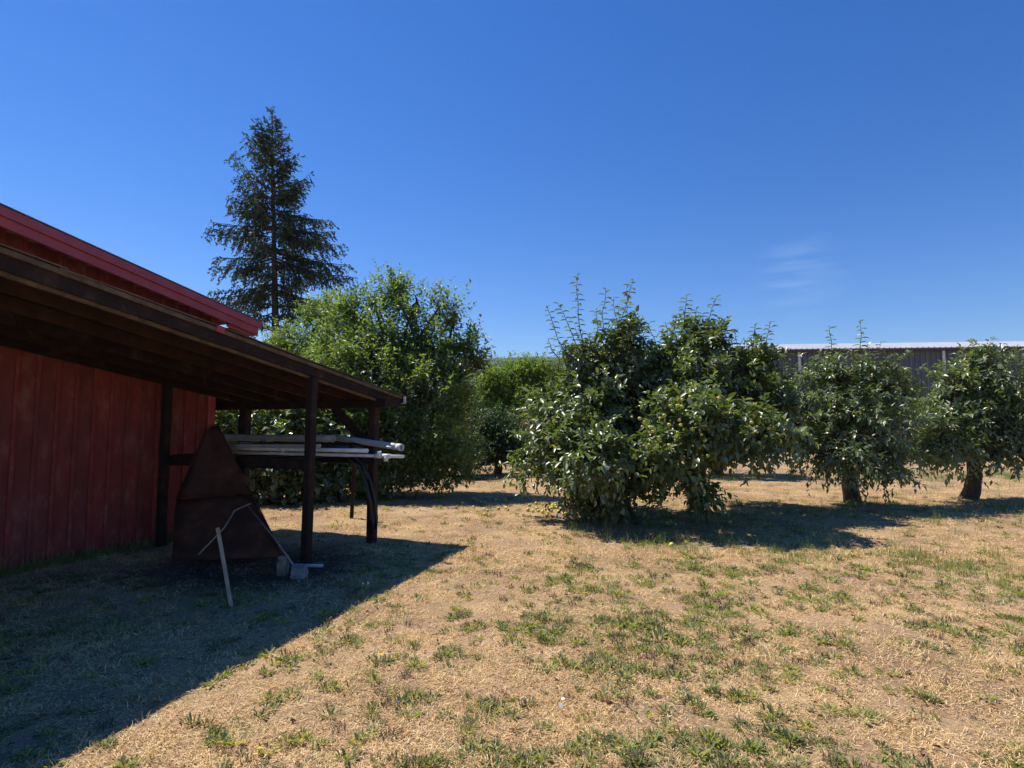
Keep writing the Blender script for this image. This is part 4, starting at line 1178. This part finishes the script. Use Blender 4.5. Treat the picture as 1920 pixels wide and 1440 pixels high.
def ground_pts(n, ymin, ymax, spread=1.05, extra=1.0, pw=1.0):
    """points inside a wide wedge in front of the camera"""
    y = ymin + (ymax - ymin) * rng.uniform(0, 1, n) ** pw
    x = rng.uniform(-1, 1, n) * (y * spread + extra)
    return x, y

def place(n, ymin, ymax, pw=1.0, spread=1.0, mask=None):
    x, y = ground_pts(n, ymin, ymax, spread, 1.0, pw)
    k = np.ones(n, bool) if mask is None else rng.uniform(size=n) < mask(x, y)
    x, y = x[k], y[k]
    return np.stack([x, y, gz(x, y)], 1)

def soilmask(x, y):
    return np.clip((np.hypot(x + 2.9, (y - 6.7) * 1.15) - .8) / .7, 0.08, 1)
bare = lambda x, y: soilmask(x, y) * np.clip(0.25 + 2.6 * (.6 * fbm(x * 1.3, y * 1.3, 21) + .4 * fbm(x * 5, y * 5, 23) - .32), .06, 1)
P = np.concatenate([place(11500, 1.8, 7.5, 1.25, mask=bare), place(11000, 6.5, 17, 1.0, mask=bare)])
n_ = len(P)
rot = np.stack([rng.normal(size=n_) * .05, rng.normal(size=n_) * .05, rng.uniform(0, 6.28, n_)], 1)
far = P[:, 1] > 7
scatter('dry_grass', P, rot, rng.uniform(.8, 1.3, n_) * np.where(far, 1.35, 1), rng.choice(7, n_, p=[.17, .17, .17, .17, .17, .08, .07]), straw)

# taller green and yellow grass fringes in the shade of the apple trees
tall = []
for k in range(3):
    V, T, tn = blades(26, .10, (.08, .20), 1.15, .004, .45, .25, .5, 50 + k)
    tall.append(src('tallgrass_%d' % k, V, T, tn, M['green_grass']))
V, T, tn = blades(9, .06, (.18, .34), 1.4, .003, .8, .15, .2, 60)
tall.append(src('tallgrass_3', V, T, tn, M['green_grass']))
def tallmask(x, y):
    px = 960 + F * x / y; py = 800 + F * 1.6 / y
    m1 = np.exp(-((py - (1003 + (px - 1150) * .09)) / 20) ** 2) * (px > 1060) * .55
    m2 = np.exp(-((py - 893) / 9) ** 2) * (px > 1330) * .8
    m3 = np.exp(-((py - 955) / 25) ** 2) * (px > 1180) * .3 + (y > 14) * .05
    return np.clip(m1 + m2 + m3, 0, 1) * (0.3 + 1.1 * (fbm(x * 2, y * 2, 33) > .5))
P = place(16000, 6, 22, 1.0, mask=tallmask)
n_ = len(P)
scatter('green_grass', P, np.stack([np.zeros(n_), np.zeros(n_), rng.uniform(0, 6.28, n_)], 1), rng.uniform(.5, 1.2, n_), rng.choice(4, n_, p=[.3, .3, .3, .1]), tall)

# weeds: rosettes of lance shaped leaves
def weed_arrays(nl, Lr, lift, wl, tone, seed, upright=False):
    rg = np.random.default_rng(seed)
    a = np.arange(nl) * 2.399 + rg.uniform(-.5, .5, nl)
    el = np.clip(rg.normal(lift, .35, nl), .08, 1.4)
    L = rg.uniform(*Lr, nl)
    A = np.stack([np.cos(a) * np.cos(el), np.sin(a) * np.cos(el), np.sin(el)], 1)
    N = np.stack([-np.cos(a) * np.sin(el), -np.sin(a) * np.sin(el), np.cos(el)], 1) + rg.normal(size=(nl, 3)) * .25
    P = np.stack([np.cos(a), np.sin(a), np.zeros(nl)], 1) * rg.uniform(0, .055, nl)[:, None]
    P[:, 2] = .004
    return leaf_arrays(P, A, N, L, L * wl * rg.uniform(.8, 1.2, nl), np.clip(rg.normal(tone, .18, nl), 0, .97), 2, .16, .3)
weeds = []; weed_src = []
spec = [(16, (.02, .05), .75, .36, .5), (20, (.025, .06), .7, .32, .7), (14, (.02, .045), .85, .38, .3), (26, (.025, .055), .95, .30, .2), (22, (.025, .06), .8, .32, .65), (14, (.02, .045), .4, .46, .25), (32, (.025, .065), .85, .32, .6)]
for k, (a_, b_, c_, d__, e_) in enumerate(spec):
    V, T, tn = weed_arrays(a_, b_, c_, d__, e_, 70 + k)
    weed_src.append((V, T, tn))
    weeds.append(src('weed_%d' % k, V, T, tn, M['weed_leaf'], True))
V, T, tn = blades(24, .05, (.03, .08), 1.1, .005, .3, .25, .4, 90)
weeds.append(src('weed_7', V, T, tn, M['chip']))
V, T, tn = blades(40, .09, (.03, .07), 1.0, .0045, .5, .25, .5, 91)
weeds.append(src('weed_8', V, T, tn, M['green_grass']))
def weedmask(x, y):
    px = 960 + F * x / y; py = 800 + F * 1.6 / y
    base_ = np.clip((.6 * fbm(x * 1.5 + 5, y * 1.5, 41) + .4 * fbm(x * 6, y * 6, 43) - .44) * 6.0, 0.10, 1)
    cen = 0.55 + 0.8 * np.exp(-((px - 1100) / 260) ** 2) * (py > 1050)
    left = np.where(px < 700, .6, 1)
    return base_ * cen * left * np.clip((py - 960) / 120, .25, 1) * (soilmask(x, y) > .5)
P = place(28000, 1.9, 13, 1.15, mask=weedmask)
n_ = len(P)
scatter('ground_weeds', P, np.stack([rng.normal(size=n_) * .1, rng.normal(size=n_) * .1, rng.uniform(0, 6.28, n_)], 1), rng.uniform(.35, 1.15, n_) * np.clip(.75 + P[:, 1] * .05, .8, 1.3), rng.choice(9, n_, p=[.12, .12, .10, .10, .10, .08, .12, .12, .14]), weeds)

# single weeds that can be pointed at
weed_me = []
for k, (V, T, tn) in enumerate(weed_src):
    me = np_mesh('weed', V, T, tn, True); me.materials.append(M['weed_leaf']); weed_me.append(me)
named = [(765, 1345, 4, 1.15, 'green rosette weed lying flat on dry grass left of the blue flower'),
         (440, 1395, 1, 1.2, 'leafy weed at the lower left corner of the dry lawn'),
         (505, 1315, 6, 1.15, 'broad weed clump alone on the straw at the lower left'),
         (620, 1340, 4, 1.1, 'flat pointed rosette with a yellow leaf left of the dry twigs'),
         (730, 1385, 2, 1.0, 'small dark upright weed below the blue flower'),
         (650, 1425, 6, 1.2, 'bushy weed cut by the bottom edge left of centre'),
         (500, 1410, 1, 1.0, 'pale weed at the bottom edge nearest the left'),
         (1450, 1345, 6, 1.5, 'large bright weed rosette at the lower right'),
         (1330, 1415, 5, 1.6, 'grey green withered weed rosette at the bottom right'),
         (1400, 1180, 4, 1.2, 'weed tuft right of the big double clump'),
         (1190, 1175, 6, 1.9, 'left half of the big dark double weed clump'),
         (1235, 1195, 3, 1.8, 'right half of the big dark double weed clump'),
         (1265, 1270, 3, 1.5, 'tall bladed weed tuft below the big double clump'),
         (1480, 1395, 6, 1.5, 'yellow green weed at the right bottom corner'),
         (1195, 1345, 0, 1.5, 'round green weed right of the brown curled leaf'),
         (900, 1325, 4, 1.2, 'pointed weed left of the white petals'),
         (1010, 1430, 6, 1.2, 'weed at the bottom edge below the white petals'),
         (600, 1280, 2, 1.0, 'sparse little weed above the flat pointed rosette'),
         (780, 1250, 6, 1.3, 'bright green weed right of the yellow flower')]
for (px, py, k, s_, lb) in named:
    p_ = gnd(px, py); p_[2] = float(gz(p_[0], p_[1]))
    o = bpy.data.objects.new('weed', weed_me[k]); COL.objects.link(o); o.location = Vector(p_); o.scale = (s_ * 0.85,) * 3; o.rotation_euler = (0, 0, random.uniform(0, 6.28))
    tag(o, lb, 'weed', 'green weeds in the dry lawn')

# dead leaves strewn on the lawn
dl = []
for k in range(3):
    Vd, Td, td = leaf_arrays(np.array([[0, 0, .012], [.004, .002, .016]]), np.array([[.9, .2, .25], [-.4, .5, .35]]), np.array([[0, -.4, 1.0], [0.3, -.6, .7]]), np.array([.035, .022]), np.array([.02, .014]), np.array([.2 + .3 * k, .5]), 2, .3, .5)
    dl.append(src('dead_leaf_%d' % k, Vd, Td, td, M['dead_leaf'] if k else M['chip']))
P = place(900, 2.0, 13, 1.1)
n_ = len(P)
scatter('dead_leaf_litter', P, np.stack([rng.normal(size=n_) * .3, rng.normal(size=n_) * .3, rng.uniform(0, 6.28, n_)], 1), rng.uniform(.5, 1.2, n_), rng.choice(3, n_), dl)
# weeds and long grass along the foot of the red wall
tq = rng.uniform(0, TM - wt, 420); oq = rng.uniform(-.14, .0, 420) - .04
P = (F0 + wv * wt)[None] + wv[None] * tq[:, None] + uv[None] * (wq + oq)[:, None]; P[:, 2] = gz(P[:, 0], P[:, 1])
n_ = len(P)
scatter('wall_weeds', P, np.stack([np.zeros(n_), np.zeros(n_), rng.uniform(0, 6.28, n_)], 1), rng.uniform(.4, 1.2, n_), rng.choice(4, n_, p=[.3, .3, .3, .1]), [o.copy() for o in tall])
# bark litter under the shelter
V, T, tn = blades(40, .16, (.02, .07), .12, .010, .35, .3, .3, 80)
V2, T2_, tn2 = blades(40, .16, (.02, .08), .12, .007, .55, .3, .3, 81)
ch = [src('litter_0', V, T, tn, M['chip']), src('litter_1', V2, T2_, tn2, M['chip'])]
P = place(2600, 4.5, 9, 1, mask=lambda x, y: 1.0 * (soilmask(x, y) < .75))
n_ = len(P)
scatter('bark_litter', P, np.stack([np.zeros(n_), np.zeros(n_), rng.uniform(0, 6.28, n_)], 1), rng.uniform(.7, 1.3, n_), rng.choice(2, n_), ch)

# windfall apples
def windfall(cx, cy, sx, sy, n, label):
    for _ in range(n):
        p_ = gnd(random.gauss(cx, sx), random.gauss(cy, sy))
        o = bpy.data.objects.new('windfall_apple', random.choice(apple_meshes)); COL.objects.link(o)
        s_ = random.uniform(.8, 1.25)
        o.location = (p_[0], p_[1], float(gz(p_[0], p_[1])) + .026 * s_); o.scale = (s_,) * 3
        o.rotation_euler = (random.uniform(-1.2, 1.2), random.uniform(-1.2, 1.2), random.uniform(0, 6))
        tag(o, label, 'apple', 'windfall apples')
windfall(1035, 955, 28, 9, 45, 'small yellow windfall apple in the scatter on the straw left of the low apple tree')
windfall(1085, 972, 9, 5, 12, 'yellow windfall apple heaped at the foot of the lowest apple bough')
windfall(920, 955, 28, 10, 14, 'pale windfall apple lying loose on the straw left of the scattered heap')
windfall(1260, 965, 55, 22, 24, 'pale windfall apple in the dark shade below the wide apple tree')

# flowers
def flower(name, px, py, mat, label, cat, size=.018, stem=.05, npet=10, grp=None):
    p_ = gnd(px, py); p_[2] = float(gz(p_[0], p_[1]))
    e = empty(name, p_, label, cat, grp)
    MB().tube([p_, p_ + [0.004, 0, stem]], .0015, 5).build('stem', M['green_grass'], e)
    a = np.arange(npet) * 6.283 / npet
    A = np.stack([np.cos(a), np.sin(a), np.full(npet, .25)], 1)
    V, T, tn = leaf_arrays(np.repeat((p_ + [0.004, 0, stem])[None], npet, 0), A, np.tile([0, 0, 1.0], (npet, 1)), np.full(npet, size), np.full(npet, size * .55), np.full(npet, .5), 1)
    link('petals', np_mesh('petals', V - p_, T, tn), mat, e)
G_ = 'yellow flowers in the lawn'
flower('yellow_flower', 713, 1240, M['yellow'], 'yellow flower left of the bright green weed', 'flower', .022, .05, grp=G_)
flower('yellow_flower', 917, 1241, M['yellow'], 'single yellow flower left of the central weed patch', 'flower', .014, .07, grp=G_)
flower('yellow_flower', 850, 1202, M['yellow'], 'small yellow flower highest in the lawn left of centre', 'flower', .012, .04, grp=G_)
flower('yellow_flower', 485, 1418, M['yellow'], 'yellow flower at the bottom left corner', 'flower', .016, .04, grp=G_)
flower('yellow_flower', 845, 1342, M['yellow'], 'tiny yellow flower right of the blue one', 'flower', .010, .04, grp=G_)
flower('yellow_flower', 720, 1202, M['yellow'], 'faded yellow flower above the larger yellow flower', 'flower', .014, .04, grp=G_)
flower('yellow_flower', 1462, 1022, M['yellow'], 'yellow flower on a stalk at the shade edge at right', 'flower', .03, .16, grp=G_)
flower('blue_flower', 745, 1336, M['blue_petal'], 'small blue violet flower in the dry grass', 'flower', .013, .06, 12)
p_ = gnd(1054, 1340); p_[2] = float(gz(p_[0], p_[1])) + .07
e = empty('white_petals', p_ - [0, 0, .07], 'two white petals caught among the weeds near the bottom', 'petal')
for (ox, oz, s_, a_) in ((0.004, .018, .026, .5), (-.002, -.004, .034, -1.1)):
    V, T, tn = leaf_arrays(np.array([p_ + [ox - s_ * .4, 0, oz]]), np.array([[math.cos(a_), -.5, math.sin(a_) * .6]]), np.array([[-.4, -.25, 1.0]]), np.array([s_]), np.array([s_ * .9]), np.array([.5]), 2, .1, .1)
    link('petal', np_mesh('petal', V - ORG[e], T, tn, True), M['petal'], e)
def dry_leaf(px, py, s_, label):
    p_ = gnd(px, py); p_[2] = float(gz(p_[0], p_[1])) + .03
    V, T, tn = leaf_arrays(np.array([p_, p_ + [.01, 0, .006]]), np.array([[.8, .2, .3], [-.3, .1, .8]]), np.array([[0, -.5, 1.0], [0, -1, .3]]), np.array([s_, s_ * .8]), np.array([s_ * .6, s_ * .5]), np.array([.4, .7]), 2, .3, .5)
    o = link('fallen_leaf', np_mesh('fallen_leaf', V, T, tn, True), M['dead_leaf']); tag(o, label, 'leaf')
dry_leaf(1138, 1333, .05, 'curled orange brown dead leaf among weeds right of the white petals')
dry_leaf(1313, 1104, .05, 'reddish dry leaf on the lawn in front of the apple tree shade')
dry_leaf(978, 1338, .035, 'small brown dead leaf left of the white petals')
# twigs
for (a0, a1, b0, b1, lb) in ((657, 1347, 672, 1356, 'pale dry twig below the flat green rosette'), (655, 1337, 668, 1333, 'short dry twig above the longer pale twig')):
    a_ = gnd(a0, a1); b_ = gnd(b0, b1)
    mb = MB(); mb.tube([a_ + [0, 0, .03], (a_ + b_) / 2 + [0, 0, .038], b_ + [0, 0, .03]], .003, 5)
    tag(mb.build('twig', M['pale_wood'], None, True), lb, 'twig')
# two seed stalks standing at the edge of the shelter shade
p_ = gnd(678, 1132); p_[2] = float(gz(p_[0], p_[1]))
e = empty('seed_stalk', p_, 'pair of thin green seed stalks at the edge of the shelter shade', 'plant')
for (dx, h) in ((.0, .17), (.045, .175)):
    MB().tube([p_, p_ + [dx * .4, 0, h * .5], p_ + [dx + .01, 0, h]], .0022, 5).build('stalk', M['green_grass'], e, True)
    MB().tube([p_ + [dx + .01, 0, h], p_ + [dx + .012, 0, h + .012]], .006, 6).build('seed_head', M['pale_wood'], e, True)

print('TRIS', sum(len(o.data.loops) for o in S.objects if o.type == 'MESH') // 3)

# ------------------------------------------------------------------ summer haze
hm, n, out = new_mat('haze')
pv_ = nd(n, 'ShaderNodeVolumePrincipled')
pv_.inputs['Color'].default_value = (0.72, 0.84, 1.0, 1)
pv_.inputs['Density'].default_value = 0.00008
pv_.inputs['Anisotropy'].default_value = 0.3
n.links.new(pv_.outputs[0], out.inputs['Volume'])
x0, x1, y0, y1, z0, z1 = -6100, 6100, -100, 9100, -6, 540
v = [(x, y, z) for z in (z0, z1) for y in (y0, y1) for x in (x0, x1)]
f = [(0, 2, 3, 1), (4, 5, 7, 6), (0, 1, 5, 4), (2, 6, 7, 3), (0, 4, 6, 2), (1, 3, 7, 5)]
hz = MB().add(v, f).build('haze', hm)
hz['kind'] = 'stuff'
